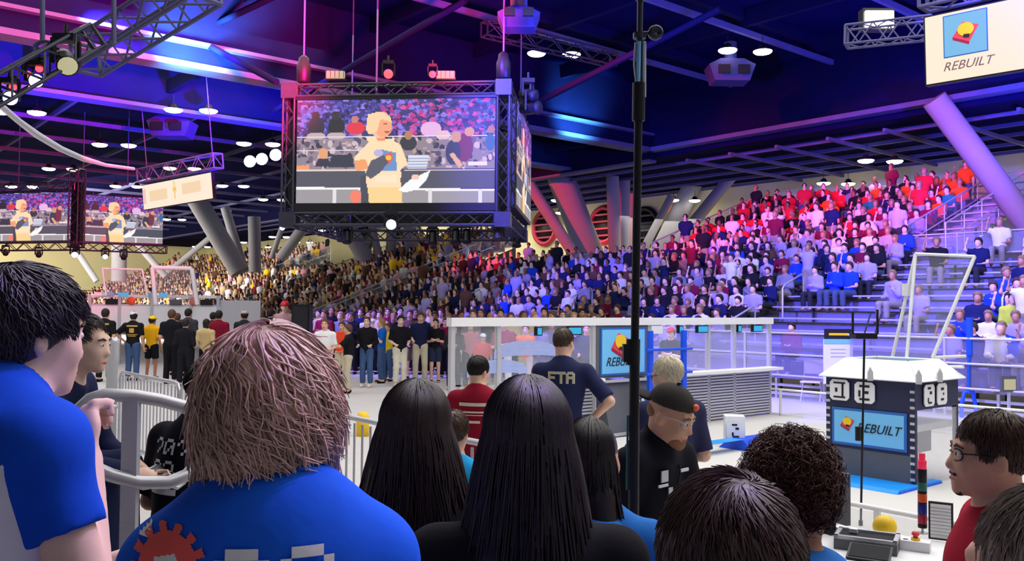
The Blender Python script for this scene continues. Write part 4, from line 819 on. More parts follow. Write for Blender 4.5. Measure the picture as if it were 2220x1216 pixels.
def crowd_stuff(name, lst, label):
    Vs = []; Qs = []; Cs = []; off = 0
    for q in lst:
        V, Q, mi = PROTO_F[3 if RNG.random() < .07 else RNG.integers(3)]; a = R(130) + RNG.uniform(-.5, .5); c, s = math.cos(a), math.sin(a); sc = RNG.uniform(.93, 1.05)
        Vs.append(V @ np.array([[c, s, 0], [-s, c, 0], [0, 0, 1]]) * sc + q[4]); Qs.append(np.array(Q) + off); off += len(V)
        tab = np.array([SKIN[RNG.choice(5)], CW[q[5]], [(.02, .022, .03), (.06, .09, .16), (.3, .27, .22)][RNG.integers(3)], [(.02, .015, .012), (.05, .03, .018), (.25, .16, .08), (.12, .07, .04)][RNG.integers(4)]]); Cs.append(tab[np.array(mi)])
    V = np.concatenate(Vs); Q = np.concatenate(Qs); C = np.concatenate(Cs); me = bpy.data.meshes.new(name); me.vertices.add(len(V)); me.vertices.foreach_set('co', V.astype(np.float32).ravel())
    me.loops.add(len(Q) * 4); me.loops.foreach_set('vertex_index', Q.ravel().astype(np.int32)); me.polygons.add(len(Q)); me.polygons.foreach_set('loop_start', np.arange(len(Q), dtype=np.int32) * 4); me.polygons.foreach_set('use_smooth', np.ones(len(Q), bool)); me.materials.append(M_attr); me.update(calc_edges=True)
    at = me.color_attributes.new('Col', 'FLOAT_COLOR', 'CORNER'); at.data.foreach_set('color', np.repeat(np.concatenate([C, np.ones((len(C), 1))], 1), 4, 0).astype(np.float32).ravel())
    tag(put(name, me), label, 'crowd', None, 'stuff'); print(name, len(lst), len(Q) * 2)
crowd_stuff('crowd', [q for q in seats if id(q) not in nid and q[1] == 'low'], 'packed spectators under blue light on the far part of the low bleacher')
r_ = [q for q in seats if id(q) not in nid and q[1] == 'top']
if r_: crowd_stuff('crowd', r_, 'packed spectators under red light on the upper part of the tall bleacher')
crowd_stuff('crowd', [q for q in seats if q[1] == 'far'], 'distant mass of spectators in mixed clothes on the far left bleachers')

# ------------------------------------------------------------------ playing field
mb = MB(); mb.mm((-8.3, -17, 0), (.2, .2, .012)); struct(mb.build('floor_field_carpet', M_field, None, W(0, 0), PHI))
aw = thing('alliance_wall', 'aluminium-framed clear alliance wall across the far end of the field', 'wall', W(0, 0), PHI)
mb = MB(); mb.mm((-7.6, -.06, 1.74), (.06, .06, 1.86)); mb.build('top_beam', M_white, aw)
for b in (-7.55, -6.73, -4.8, -3.5, -1.89, -1.13, 0): mb = MB(); mb.mm((b - .035, -.035, 0), (b + .035, .035, 1.75)); mb.build('post', M_alu, aw)
for b0, b1 in ((-7.5, -6.77), (-6.7, -4.84), (-3.46, -1.93), (-1.85, -1.17), (-1.09, -.04)):
    mb = MB(); mb.mm((b0, -.01, .93), (b1, .01, 1.74)); mb.build('pane', M_acryl, aw)
for b0, b1 in ((-6.7, -4.84), (-3.46, 0)):
    if b0 == -6.7 or True:
        n = 16
        for k in range(n): mb = MB(); z = .04 + k * .052; mb.box(((b0 + b1) / 2, -.02, z + .02), (b1 - b0, .03, .034)); mb.build('slat', M_alu, aw)
        mb = MB(); mb.mm((b0, 0, .02), (b1, .012, .88)); mb.build('backing_panel', M_grey if False else M_purlin, aw)
    mb = MB(); mb.mm((b0, -.32, .88), (b1, .0, .93)); mb.build('shelf', M_white, aw)
mb = MB(); mb.mm((-7.5, -.015, .05), (-6.77, .015, .9)); mb.build('pane', M_acryl2, aw)
# outpost: poster over a dark bin
mb = MB(); mb.mm((-4.76, -.04, .9), (-3.54, .02, 1.74)); mb.build('outpost_frame', M_grey, aw)
board(aw, -4.68, -3.62, .94, 1.70, -.06, True, -4.24, 1.43, .4, -4.22, 1.15, .2)
mb = MB(); mb.prism([(-.02, .03), (-.02, .82), (-.14, .82), (-.34, .03)], 1.18, (-4.74, 0, 0), (0, 1, 0), (0, 0, 1)); mb.build('outpost_bin', M_grey, aw)
mb = MB(); mb.mm((-4.74, -.4, .03), (-3.56, -.34, .07)); mb.build('bin_lip', M_alu, aw); mb = MB(); mb.mm((-4.7, -.2, .84), (-3.6, -.02, .87)); mb.build('bin_ledge', M_alu, aw)
def marker(parent, M, s=.27, pat=0, nm='marker_panel'):
    """white chamfered panel with black marks; M maps local (x right, z up, facing -y)"""
    mb = MB(); h = s / 2; c = s * .14; mb.prism([(-h + c, -h), (h - c, -h), (h, -h + c), (h, h - c), (h - c, h), (-h + c, h), (-h, h - c), (-h, -h + c)], .012, (0, 0, 0), (1, 0, 0), (0, 0, 1)); o = mb.build(nm, M_white, parent); o.matrix_local = M
    P = [[(-.3, .3, .3, .38), (-.3, -.38, .3, -.3), (.12, -.3, .22, .3), (-.22, -.1, -.1, .1)], [(-.25, .25, .25, .36), (-.25, -.36, .25, -.26), (-.3, -.2, -.2, .1), (.0, -.05, .2, .08)], [(-.2, .28, .1, .38), (.0, .05, .2, .18), (-.2, -.3, -.1, -.1), (-.15, -.38, .2, -.3)], [(-.14, .18, .14, .3), (-.14, -.3, .14, -.2), (.06, -.05, .16, .06)]][pat]
    for a, b, d, e in P: mb = MB(); mb.mm((a * s, -.016, b * s), (d * s, -.011, e * s)); mb.build('black_mark', M_ink, o)
    return o
marker(aw, Matrix.Translation((-4.05, -.30, .48)) @ Matrix.Rotation(R(-14), 4, 'X'), .27, 0); marker(aw, Matrix.Translation((-3.68, -.30, .5)) @ Matrix.Rotation(R(-14), 4, 'X'), .2, 1)
for b, w_, m in ((-5.98, .12, 0), (-5.25, .3, 0), (-3.33, .28, 1), (-2.7, .12, 0), (-2.1, .3, 0), (-1.02, .12, 0), (-.45, .3, 0)):
    mb = MB(); mb.box((b, -.03, 1.66), (w_, .06, .13)); o = mb.build('team_display', M_white if m else M_black, aw)
    if not m: mb = MB(); mb.box((b, -.063, 1.66), (w_ - .04, .008, .1)); mb.build('lit_digits', M_cyan, aw)
# pale blue curved films on the clear panes
for k, (x, z, rx, rz) in enumerate(((-6.2, 1.36, .62, .17), (-6.75, 1.12, .55, .14))):
    mb = MB(); pts = [(x + rx * math.cos(t), z + rz * math.sin(t)) for t in np.linspace(0, math.pi, 15)]; pts += [(x + rx * math.cos(t), z - .1 + .05 * math.sin(t)) for t in np.linspace(math.pi, 0, 7)]
    mb.prism(pts, .006, (0, -.02, 0), (1, 0, 0), (0, 0, 1)); mb.build('pale_film', M_pale, aw)
# side guard rails with clear panels
for nm, lb_, b, s1 in (('guardrail', 'low clear guardrail along the far side of the field', .0, -16.5), ('guardrail', 'low clear guardrail along the near side of the field', -8.28, -16.5)):
    t = thing(nm, lb_, 'railing', W(b, 0), PHI); L = abs(s1); y0 = 0 if b == 0 else 1.5; zz = .5
    mb = MB(); mb.tube([(0, -L, zz), (0, -y0, zz)], .022, 8); mb.build('top_rail', M_white, t); mb = MB(); mb.mm((-.02, -L, 0), (.02, -y0, .05)); mb.build('bottom_rail', M_white, t)
    for y in np.arange(-L, -y0 + .01, 1.25): mb = MB(); mb.mm((-.02, y - .02, 0), (.02, y + .02, zz)); mb.build('post', M_white, t)
    for y in np.arange(-L, -y0 - 1, 1.25): mb = MB(); mb.mm((-.005, y + .03, .06), (.005, y + 1.22, zz - .03)); mb.build('pane', M_acryl, t)
# blue climbing tower
tw = thing('climbing_tower', 'bright blue two-post climbing tower with rungs in front of the alliance wall', 'tower', W(-4.07, -.55), PHI)
for x in (0, .83): mb = MB(); mb.mm((x - .045, -.03, .04), (x + .045, .03, 1.66)); mb.build('post', M_bluep, tw)
for z in (.5, .98, 1.36): mb = MB(); mb.cyl((-.14, -.05, z), (.98, -.05, z), .022, n=8); mb.build('rung', M_bluep, tw)
mb = MB(); mb.mm((-.2, -.3, .013), (1.02, .3, .05)); mb.build('base_plate', M_bluep, tw); mb = MB(); mb.box((-.25, -.15, .3), (.18, .2, .42)); mb.build('sign_block', M_bluef, tw)
# hub
hb_ = thing('goal_hub', 'dark blue square scoring hub with white funnel rim and blue emblem boards', 'hub', W(-4.82, -5.14), PHI); S = 1.1
# faces: local x=0 plane (left face in view, normal -x), y=0 plane (right face, normal -y); body extends +x,+y
for x, y in ((0, 0), (S - .05, 0), (0, S - .05), (S - .05, S - .05)): mb = MB(); mb.mm((x, y, .012), (x + .05, y + .05, 1.2)); mb.build('corner_post', M_navyp, hb_)
mb = MB(); mb.mm((0, .05, .36), (.03, S - .05, 1.2)); mb.build('left_panel', M_navyp, hb_); mb = MB(); mb.mm((0, .05, .012), (.03, S - .05, .36)); mb.build('left_skirt', M_grey, hb_)
mb = MB(); mb.mm((.05, 0, .88), (S - .05, .03, 1.2)); mb.build('right_panel', M_navyp, hb_); mb = MB(); mb.mm((.05, .0, .02), (S - .05, .012, .86)); mb.build('clear_pane', M_acryl2, hb_)
mb = MB(); mb.mm((.06, .05, .62), (S - .06, .5, .7)); mb.build('inner_shelf', M_white, hb_); mb = MB(); mb.mm((.06, .3, .3), (S - .06, .34, .6)); mb.build('inner_panel', M_grey, hb_); mb = MB(); mb.mm((.06, .2, .25), (.5, .24, .42)); mb.build('orange_flag', M_orange, hb_)
stud = MB().box((0, 0, 0), (.012, .05, .03)).mesh('hinge_stud', M_alu)
for e in (0, 1):
    for k in range(12): put('hinge_stud', stud, hb_, (-.004, .03 + (S - .06) * e, .1 + .09 * k))
# slanted white funnel panels around the top
o_, i_ = 0.06, .16
for a, b in (((0, 0), (0, 1)), ((0, 1), (1, 1)), ((1, 1), (1, 0)), ((1, 0), (0, 0))):
    ax, ay = a; bx, by = b; f = lambda x, e: -e if x == 0 else S + e
    q = [(f(ax, o_), f(ay, o_), 1.2), (f(bx, o_), f(by, o_), 1.2), (f(bx, -i_), f(by, -i_), 1.42), (f(ax, -i_), f(ay, -i_), 1.42)]; n = np.cross(np.array(q[1]) - q[0], np.array(q[3]) - q[0]); n /= np.linalg.norm(n) * 60
    mb = MB(); mb.add(q + [tuple(np.array(p) - n) for p in q], [(0, 1, 2, 3), (7, 6, 5, 4), (0, 4, 5, 1), (1, 5, 6, 2), (2, 6, 7, 3), (3, 7, 4, 0)]); mb.build('funnel_panel', M_white, hb_)
mb = MB(); mb.mm((.18, .18, 1.36), (S - .18, S - .18, 1.375)); mb.build('funnel_floor', M_sky, hb_)
for p in ((-.02, -.02), (-.02, S * .5), (S * .45, -.02)): mb = MB(); mb.prism([(-.03, 0), (.03, 0), (.03, .1), (0, .16), (-.03, .1)], .03, (p[0] - .05, p[1] - .05, 1.19), (.7, -.7, 0), (0, 0, 1)); mb.build('rim_bracket', M_alu, hb_)
lf = bpy.data.objects.new('emblem_board', None); COL.objects.link(lf); lf.parent = hb_; lf.location = (0, S / 2, 0); lf.rotation_euler = (0, 0, R(-90)); lf.empty_display_size = .1
board(lf, -.46, .46, .4, .84, -.02, False, -.26, .66, .17, .12, .62, .15)
MLt = lambda x, z: Matrix.Translation((-.006, S / 2, 0)) @ Matrix.Rotation(R(-90), 4, 'Z') @ Matrix.Translation((x, -.01, z))
marker(hb_, MLt(-.36, 1.05), .25, 0); marker(hb_, MLt(-.04, 1.04), .25, 1)
marker(hb_, Matrix.Translation((.3, -.015, 1.04)), .25, 2); marker(hb_, Matrix.Translation((.62, -.015, 1.04)), .25, 3)
# blue ramp and floor plate beside the hub
t = thing('field_ramp', 'bright blue ramp lying in front of the dark hub, right', 'ramp', GP(1895, 1045), PHI); mb = MB(); mb.prism([(-.55, .012), (.55, .012), (.5, .05), (-.5, .05)], 1.1, (0, .55, 0), (1, 0, 0), (0, 0, 1)); mb.build('plate', M_bluef, t); mb = MB(); mb.mm((-.5, -.56, .012), (.5, -.52, .03)); mb.build('edge', M_bluep, t)
t = thing('field_bump', 'long blue bump on the field behind the man in the black cap', 'ramp', GP(1512, 1003), PHI); mb = MB(); mb.prism([(0, .012), (.6, .012), (.42, .16), (.18, .16)], 1.25, (1.25, 0, 0), (0, 1, 0), (0, 0, 1)); mb.v = [(1.9 - v[0] if False else v[0], v[1], v[2]) for v in mb.v]; mb.build('ramp_body', M_bluep, t)
mb = MB(); mb.mm((.0, .19, .161), (1.25, .41, .168)); mb.build('ramp_top', M_bluef, t)
t = thing('marker_box', 'small white field box with a black marker, behind the curly-haired person', 'box', GP(1594, 972), R(-8)); mb = MB(); mb.mm((-.14, 0, .012), (.14, .3, .46)); mb.build('body', M_white, t); marker(t, Matrix.Translation((.0, -.012, .26)), .25, 2)
# nets leaning over the hub
def net(label, pts, bars, w=.03, joint=None):
    t = thing('net_frame', label, 'net frame', pts[0]); o = np.array(pts[0])
    for a, b in bars: mb = MB(); mb.cyl(np.array(pts[a]) - o, np.array(pts[b]) - o, w, n=6); mb.build('tube', M_white, t)
    mb = MB(); mb.add([np.array(p) - o for p in pts[:4]], [(0, 1, 2, 3)]); mb.build('net', M_net, t); return t, o
pts = [PX(1985, 550, 11.6), PX(2113, 556, 10.9), PX(2022, 775, 11.0), PX(1930, 795, 11.9), PX(1964, 795, 11.4), PX(2088, 795, 10.7), PX(2092, 772, 11.5)]
t, o = net('tall leaning white net frame behind the dark hub', pts, [(0, 1), (1, 2), (0, 3), (0, 4), (3, 5), (2, 6), (4, 5)], .022)
mb = MB(); mb.box(PX(1965, 628, 11.7) - o, (.1, .05, .16)); mb.build('joint_box', M_white, t)
# blue guide post at right
t = thing('guide_post', 'bright blue post with forked foot standing right of the hub', 'post', GP(2100, 905, 0), 0); zb = lambda y: PX(2100, y, GP(2100, 905)[1])[2]
mb = MB(); mb.cyl((.03, 0, zb(770)), (.03, 0, zb(688)), .06, n=12); mb.build('padded_top', M_bluep, t); mb = MB(); mb.cyl((0, 0, zb(850)), (.02, 0, zb(770)), .03, n=10); mb.build('pole', M_bluep, t)
mb = MB(); mb.tube([(-.13, 0, .0), (-.14, 0, .2), (-.08, 0, zb(850)), (.08, 0, zb(850)), (.14, 0, .2), (.14, 0, 0)], .04, 8); mb.build('fork', M_bluep, t)
# router mast
g = GP(1866, 1142); t = thing('antenna_mast', 'thin black mast carrying a flat radio with upright antennas before the hub', 'mast', g); zz = lambda y: PX(1875, y, g[1])[2]
mb = MB(); mb.cyl((0, 0, .0), (.04, 0, zz(735)), .011, n=8); mb.build('mast_pole', M_black, t); mb = MB(); mb.box((.03, 0, zz(728)), (.2, .16, .05)); mb.build('radio', M_black, t)
for x, h in ((-.1, .2), (.13, .23)): mb = MB(); mb.box((x + .02, -.03, zz(724) + h / 2), (.018, .014, h)); mb.build('antenna', M_black, t)
for x in (.06, .16): mb = MB(); mb.tube([(x, .05, zz(724)), (x + .06, .05, zz(724) + .19)], .008, 5); mb.build('antenna', M_purlin, t)
mb = MB(); mb.cyl((-.02, 0, zz(955)), (-.02, 0, zz(925)), .03, n=8); mb.build('clamp', M_black, t); mb = MB(); mb.cyl((0, 0, zz(1140)), (0, 0, zz(1128)), .02, n=8); mb.build('foot', M_black, t)
# info sign, chair
g = GP(1818, 880); t = thing('info_sign', 'white notice board with black and yellow header standing behind the hub', 'sign', g, R(6)); zz = lambda y: PX(1818, y, g[1])[2]; k = g[1] / F
mb = MB(); mb.mm((-33 * k, 0, zz(832)), (33 * k, .03, zz(735))); mb.build('sheet', M_white, t); mb = MB(); mb.mm((-31 * k, -.01, zz(735)), (31 * k, .03, zz(713))); mb.build('header', M_ink, t); mb = MB(); mb.mm((-22 * k, -.02, zz(727)), (22 * k, -.01, zz(722))); mb.build('header_line', M_yel, t); mb = MB(); mb.mm((-33 * k, -.01, zz(745)), (33 * k, 0, zz(735))); mb.build('blue_strip', M_sky, t)
for y in (758, 766, 774): mb = MB(); mb.mm((-18 * k, -.005, zz(y)), (16 * k, 0, zz(y - 2))); mb.build('print_line', M_alu, t)
for x in (-25, 25): mb = MB(); mb.cyl((x * k, .015, 0), (x * k, .015, zz(832)), .015, n=6); mb.build('leg', M_black, t)
g = GP(1760, 872); t = thing('folding_chair', 'cream folding chair standing empty behind the far guardrail', 'chair', g, R(150))
mb = MB(); mb.box((0, 0, .45), (.42, .4, .03)); mb.build('seat', M_bounce if False else mat('cream_plastic', lin(228, 220, 196), .5), t); mb = MB(); mb.box((0, -.22, .76), (.42, .03, .3)); mb.build('backrest', MATS['cream_plastic'], t)
for x in (-.2, .2):
    mb = MB(); mb.tube([(x, .2, 0), (x, -.2, .62), (x, -.23, .88)], .013, 6); mb.build('leg', M_alu, t); mb = MB(); mb.tube([(x, -.22, 0), (x, .16, .44)], .013, 6); mb.build('leg', M_alu, t)
# second field far left
t = thing('alliance_wall', 'brightly lit alliance wall of the far left field with cyan and red displays', 'wall', (PX(380, 700, 30)[0], 30, 0), R(4)); k = 30 / F; Yf = 30; zz = lambda y: PX(380, y, Yf)[2]
xs = lambda px: (px - 380) * k
for y0, y1, m, n in ((640, 646, M_white, 'top_beam'), (660, 664, M_alu, 'mid_beam'), (664, 716, M_white, 'panel')): mb = MB(); mb.mm((xs(195), 0, max(0, zz(y1))), (xs(475), .08, zz(y0))); mb.build(n, m, t)
for px in (200, 262, 330, 412, 470): mb = MB(); mb.mm((xs(px - 3), -.03, 0), (xs(px + 3), .1, zz(640))); mb.build('post', M_alu, t)
for px, w_, m, n in ((222, 24, M_white, 'team_display'), (243, 14, M_sky, 'team_display'), (270, 22, M_cyan, 'team_display'), (327, 10, M_sky, 'team_display'), (354, 18, M_cyan, 'team_display')): mb = MB(); mb.mm((xs(px - w_ / 2), -.06, zz(643)), (xs(px + w_ / 2), -.01, zz(635))); mb.build(n, m, t)
for px, m in ((246, M_black), (381, M_black), (446, M_black)): mb = MB(); mb.mm((xs(px - 13), -.06, zz(661)), (xs(px + 13), -.01, zz(649))); mb.build('monitor', m, t)
for px in (287, 418): mb = MB(); mb.lathe([(.001, 0), (.14, 0), (.14, .02), (.001, .02)], 16, (xs(px), -.05, zz(653)), (0, 1, 0)); mb.build('red_emblem', M_orange, t)
mb = MB(); mb.mm((xs(470), .05, 0), (xs(560), .12, zz(650))); mb.build('grey_screen_panel', M_grey if False else M_alu, t)
def net2(label, x0, x1, y0, y1, Y, w):
    pts = [PX(x0, y0, Y), PX(x1, y0 + 2, Y), PX(x1 + 12, y1, Y), PX(x0 + 8, y1, Y)]; return net(label, pts, [(0, 1), (1, 2), (0, 3)], w)
net2('dim net frame on the far left field', 222, 308, 582, 640, 29.5, .03); net2('bright white net frame on the far left field', 330, 416, 580, 660, 29, .075)
# black speaker and yellow-topped objects near the far crowd
g = (PX(655, 700, 24)[0], 24, 0); t = thing('loudspeaker', 'black loudspeaker box on a stand among people on the floor', 'speaker', g, 0); mb = MB(); mb.mm((-.24, -.2, 1.15), (.24, .2, 2.05)); mb.build('cabinet', M_black, t); mb = MB(); mb.mm((-.2, -.22, 1.2), (.2, -.2, 2.0)); mb.build('grille', M_dark, t); mb = MB(); mb.cyl((0, 0, 0), (0, 0, 1.15), .04); mb.build('stand_pole', M_black, t)

# ------------------------------------------------------------------ barriers, rails and the boom pole near the camera
mb = MB(); mb.mm((-2.6, -1.0, .0), (-.06, 1.75, .25)); struct(mb.build('floor_platform', M_deck))
bar_l = [(0, 'far end, by the group in black and gold'), (1, 'left, behind the man in the printed black shirt'), (2, 'behind the brown-haired man in blue'), (3, 'behind the long-haired women'), (4, 'in front of the man in the black cap')]
bd = np.array([.643, -.766, 0]); bs = np.array([-5.25, 11.95, 0]); bar_me = MB().cyl((0, 0, .16), (0, 0, 1.06), .011, n=6).mesh('bar', M_alu)
for k, ph in bar_l:
    t = thing('crowd_barrier', 'grey metal crowd barrier with vertical bars, ' + ph, 'barrier', bs + bd * 2.3 * k, math.atan2(bd[1], bd[0]), 'row of crowd barriers'); L = 2.22 if k < 4 else .8
    mb = MB(); mb.tube([(0, 0, .1), (0, 0, 1.02), (.05, 0, 1.09), (.12, 0, 1.1), (L - .12, 0, 1.1), (L - .05, 0, 1.09), (L, 0, 1.02), (L, 0, .1)], .023, 8); mb.build('rail_frame', M_alu, t)
    mb = MB(); mb.tube([(0, 0, .16), (L, 0, .16)], .018, 6); mb.build('bottom_rail', M_alu, t)
    nb = int(L / .123)
    for j in range(1, nb): put('bar', bar_me, t, (j * L / nb, 0, 0))
    for x in (.25, L - .25): mb = MB(); mb.box((x, 0, .02), (.06, .6, .04)); mb.box((x, 0, .09), (.05, .05, .14)); mb.build('foot', M_alu, t)
g = (PX(243, 800, 11.6)[0], 11.6, 0); t = thing('bollard', 'grey round post with a cap behind the seated man in navy', 'post', g); z = PX(243, 735, g[1])[2]; mb = MB(); mb.lathe([(.07, 0), (.07, z - .06), (.085, z - .05), (.085, z), (.03, z + .02)], 14); mb.build('shaft', M_alu, t); mb = MB(); mb.lathe([(.09, 0), (.09, .05)], 14, (0, 0, z * .42)); mb.build('collar', M_alu, t)
t = thing('loop_railing', 'white tubular loop railing on a post beside the youth in blue', 'railing', (0, 0, 0)); lp = [(176, 885, 2.35), (196, 866, 2.36), (225, 856, 2.38), (290, 858, 2.42), (345, 867, 2.46), (395, 880, 2.5), (425, 896, 2.54), (441, 925, 2.57), (443, 965, 2.57), (430, 1002, 2.54), (405, 1030, 2.5), (365, 1046, 2.46), (300, 1046, 2.42), (240, 1030, 2.38), (190, 1008, 2.35), (150, 985, 2.33), (135, 950, 2.32), (145, 915, 2.33)]
mb = MB(); mb.tube([PX(*p) for p in lp], .0185, 10, closed=True); mb.build('loop', M_alu, t); p = PX(285, 868, 2.42); mb = MB(); mb.mm((p[0] - .02, p[1] - .012, 0), (p[0] + .022, p[1] + .012, p[2])); mb.build('post', M_alu, t); mb = MB(); mb.box((p[0], p[1], .01), (.12, .12, .02)); mb.build('foot_plate', M_alu, t)
t = thing('boom_pole', 'tall black telescopic pole with clamps rising in front of the man in the cap', 'pole', (PX(1372, 1100, 3.0)[0], 3.0, 0)); o = np.array(t.location)
q = lambda x, y, Y=3.0: PX(x, y, Y) - o
mb = MB(); mb.cyl(q(1370, 1600) * [1, 1, 0], q(1376, 745), .0185, .0175, 12); mb.build('lower_tube', M_black, t); mb = MB(); mb.cyl(q(1376, 760), q(1384, 250), .014, n=12); mb.build('middle_tube', M_black, t); mb = MB(); mb.cyl(q(1384, 260), q(1389, -60), .010, n=10); mb.build('upper_tube', M_truss, t)
mb = MB(); mb.cyl(q(1372, 790), q(1373, 735), .024, n=12); mb.box(q(1360, 765), (.03, .04, .06)); mb.build('clamp', M_black, t); mb = MB(); mb.cyl(q(1384, 262), q(1385, 180), .022, n=12); mb.build('clamp', M_black, t); mb = MB(); mb.cyl(q(1386, 72), q(1386, 84), .022, n=12); mb.cyl(q(1390, 0), q(1390, -14), .02, n=12); mb.build('clamp', M_truss, t)
mb = MB(); mb.cyl(q(1396, 90), q(1396, 210), .0075, n=8); mb.build('side_rod', M_alu, t); mb = MB(); mb.tube([q(1378, 92), q(1375, 140), q(1380, 185)], .004, 6); mb.build('thin_cable', M_alu, t); mb = MB(); mb.cyl(q(1386, 90, 2.985), q(1384, 180, 2.985), .006, n=6); mb.build('blue_strip', M_sky, t); mb = MB(); mb.cyl(q(1361, 900), q(1359, 1062), .004, n=6); mb.build('teal_cable', M_green, t)
mb = MB(); mb.lathe([(.008, -.012), (.024, -.012), (.026, 0), (.024, .012), (.016, .016), (.012, .008)], 16, q(1421, 71), (.25, -1, .1)); mb.cyl(q(1392, 72), q(1415, 71), .006); mb.build('knob_disc', M_truss, t)
mb = MB(); [mb.tube([q(1372, 1400), (.5 * math.cos(a), .5 * math.sin(a), 0.01)], .012, 6) for a in (.4, 2.5, 4.6)]; mb.build('tripod_legs', M_black, t)

# ------------------------------------------------------------------ scoring table with its gear
tz = .78; p = PX(1990, 1150, 4.9); t = thing('scoring_table', 'long pale scoring table at the lower right under the cases', 'table', (1.95, 4.55, 0), R(-40)); mb = MB(); mb.mm((-1.0, -.38, tz - .03), (1.0, .38, tz)); mb.build('tabletop', M_white, t)
for x in (-.9, .9):
    for y in (-.3, .3): mb = MB(); mb.mm((x - .02, y - .02, 0), (x + .02, y + .02, tz - .03)); mb.build('leg', M_alu, t)
def on(px, py): return GP(px, py, tz)
t = thing('signal_tower', 'slim stack light in red, teal, orange and blue beside the man in red', 'signal light', on(2000, 1156)); k = on(2000, 1156)[1] / F
def seg(y0, y1, m, n, r=17): mb = MB(); mb.lathe([(r * k * .95, 0), (r * k, .004), (r * k, (y1 - y0) * k - .004), (r * k * .95, (y1 - y0) * k)], 14, (0, 0, (1156 - y1) * k)); mb.build(n, m, t)
for y0, y1, m, n in ((1018, 1046, M_black, 'black_band'), (1047, 1065, M_green, 'teal_segment'), (1065, 1071, M_black, 'black_band'), (1071, 1089, M_orange, 'orange_segment'), (1089, 1093, M_black, 'black_band'), (1093, 1115, M_dblue, 'blue_segment'), (1115, 1135, M_crim, 'crimson_segment'), (1135, 1144, M_black, 'base_cap')): seg(y0, y1, m, n, 9.5)
seg(1000, 1018, M_redlamp, 'red_dome', 9); seg(985, 1000, M_redlamp, 'red_tip', 6.5); mb = MB(); mb.cyl((0, 0, 0), (0, 0, .03), .006); mb.lathe([(.03, 0), (.03, .006)], 12); mb.build('stem', M_alu, t)
t = thing('hard_case', 'open grey equipment case on the scoring table', 'case', on(1880, 1188), R(-28)); mb = MB(); mb.mm((-.15, -.1, 0), (.15, .1, .055)); mb.build('base', M_grey, t); mb = MB(); mb.mm((-.13, -.08, .056), (.13, .08, .06)); mb.build('foam_tray', M_dark, t); mb = MB(); [mb.mm((a, b, .05), (c, d, .072)) for a, b, c, d in ((-.15, -.1, .15, -.08), (-.15, .08, .15, .1), (-.15, -.1, -.13, .1), (.13, -.1, .15, .1))]; mb.build('rim', M_alu, t); mb = MB(); mb.box((-.07, .03, .075), (.04, .03, .02)); mb.build('white_plug', M_white, t)
t = thing('tablet', 'black tablet tilted on the table before the open case', 'tablet', on(1885, 1212), R(-30)); mb = MB(); mb.box((0, 0, .03), (.2, .14, .012), 0, np.array(Matrix.Rotation(R(18), 3, 'X'))); mb.build('body', M_black, t); mb = MB(); mb.box((0, 0, .0375), (.18, .12, .003), 0, np.array(Matrix.Rotation(R(18), 3, 'X'))); mb.build('glass', M_dark, t)
t = thing('monitor', 'grey monitor seen from behind right of the curly-haired person', 'monitor', on(1795, 1150), R(-65)); mb = MB(); mb.box((0, 0, .2), (.3, .03, .28)); mb.build('shell', M_grey, t); mb = MB(); mb.mm((-.03, -.03, .0), (.03, .03, .1)); mb.mm((-.09, -.07, 0), (.09, .07, .01)); mb.build('stand', M_black, t)
t = thing('foam_ball', 'yellow foam ball behind the open case', 'ball', on(1918, 1166) + [0, 0, .06]); mb = MB(); mb.ell((0, 0, 0), (.062, .062, .062), 20, 14); mb.build('ball', M_yel, t)
t = thing('foam_ball', 'yellow ball-topped marker on the floor left of the long-haired women', 'ball', GP(786, 945, .0)); z = PX(786, 940, t.location[1])[2]; mb = MB(); mb.lathe([(.1, 0), (.1, .3), (.07, .36), (.02, .38)], 16); mb.build('ball', M_yel, t)
t = thing('switch_box', 'cream switch box with red emergency button on the table', 'switch box', on(1985, 1192), R(-30)); mb = MB(); mb.mm((-.07, -.04, 0), (.07, .04, .05)); mb.build('box_body', M_white, t); mb = MB(); mb.lathe([(.022, 0), (.022, .012)], 12, (0, 0, .05)); mb.build('yellow_collar', M_yel, t); mb = MB(); mb.lathe([(.012, 0), (.012, .012), (.02, .016), (.016, .03)], 12, (0, 0, .062)); mb.build('red_button', M_red, t)
t = thing('power_strip', 'white cluster of plugs on the table between case and switch box', 'plugs', on(1945, 1188), R(-20)); mb = MB(); mb.mm((-.06, -.02, 0), (.06, .02, .025)); mb.build('strip', M_white, t); mb = MB(); [mb.box((-.04 + .04 * k, 0, .035), (.022, .022, .03)) for k in range(3)]; mb.build('plug', M_black, t)
t = thing('louvered_panel', 'small dark-framed mesh panel standing behind the stack light', 'panel', on(2040, 1170), R(-30)); mb = MB(); mb.mm((-.06, -.01, 0), (.06, .01, .2)); mb.build('frame', M_black, t); mb = MB(); mb.mm((-.05, -.014, .01), (.05, -.01, .19)); mb.build('white_mesh', M_white, t); mb = MB(); [mb.mm((-.05, -.017, .02 + .018 * k), (.05, -.014, .026 + .018 * k)) for k in range(9)]; mb.build('slat', M_alu, t)
g = GP(2190, 915); t = thing('monitor', 'small grey-framed monitor on a stand at the right edge', 'monitor', g, R(10)); k = g[1] / F; zz = lambda y: PX(2190, y, g[1])[2]; mb = MB(); mb.mm((-20 * k, 0, zz(850)), (20 * k, .05, zz(815))); mb.build('casing', M_grey, t); mb = MB(); mb.mm((-14 * k, -.006, zz(845)), (14 * k, 0, zz(822))); mb.build('screen_face', M_bounce, t); mb = MB(); mb.mm((-.02, .01, 0), (.02, .05, zz(850))); mb.build('stand', M_alu, t)

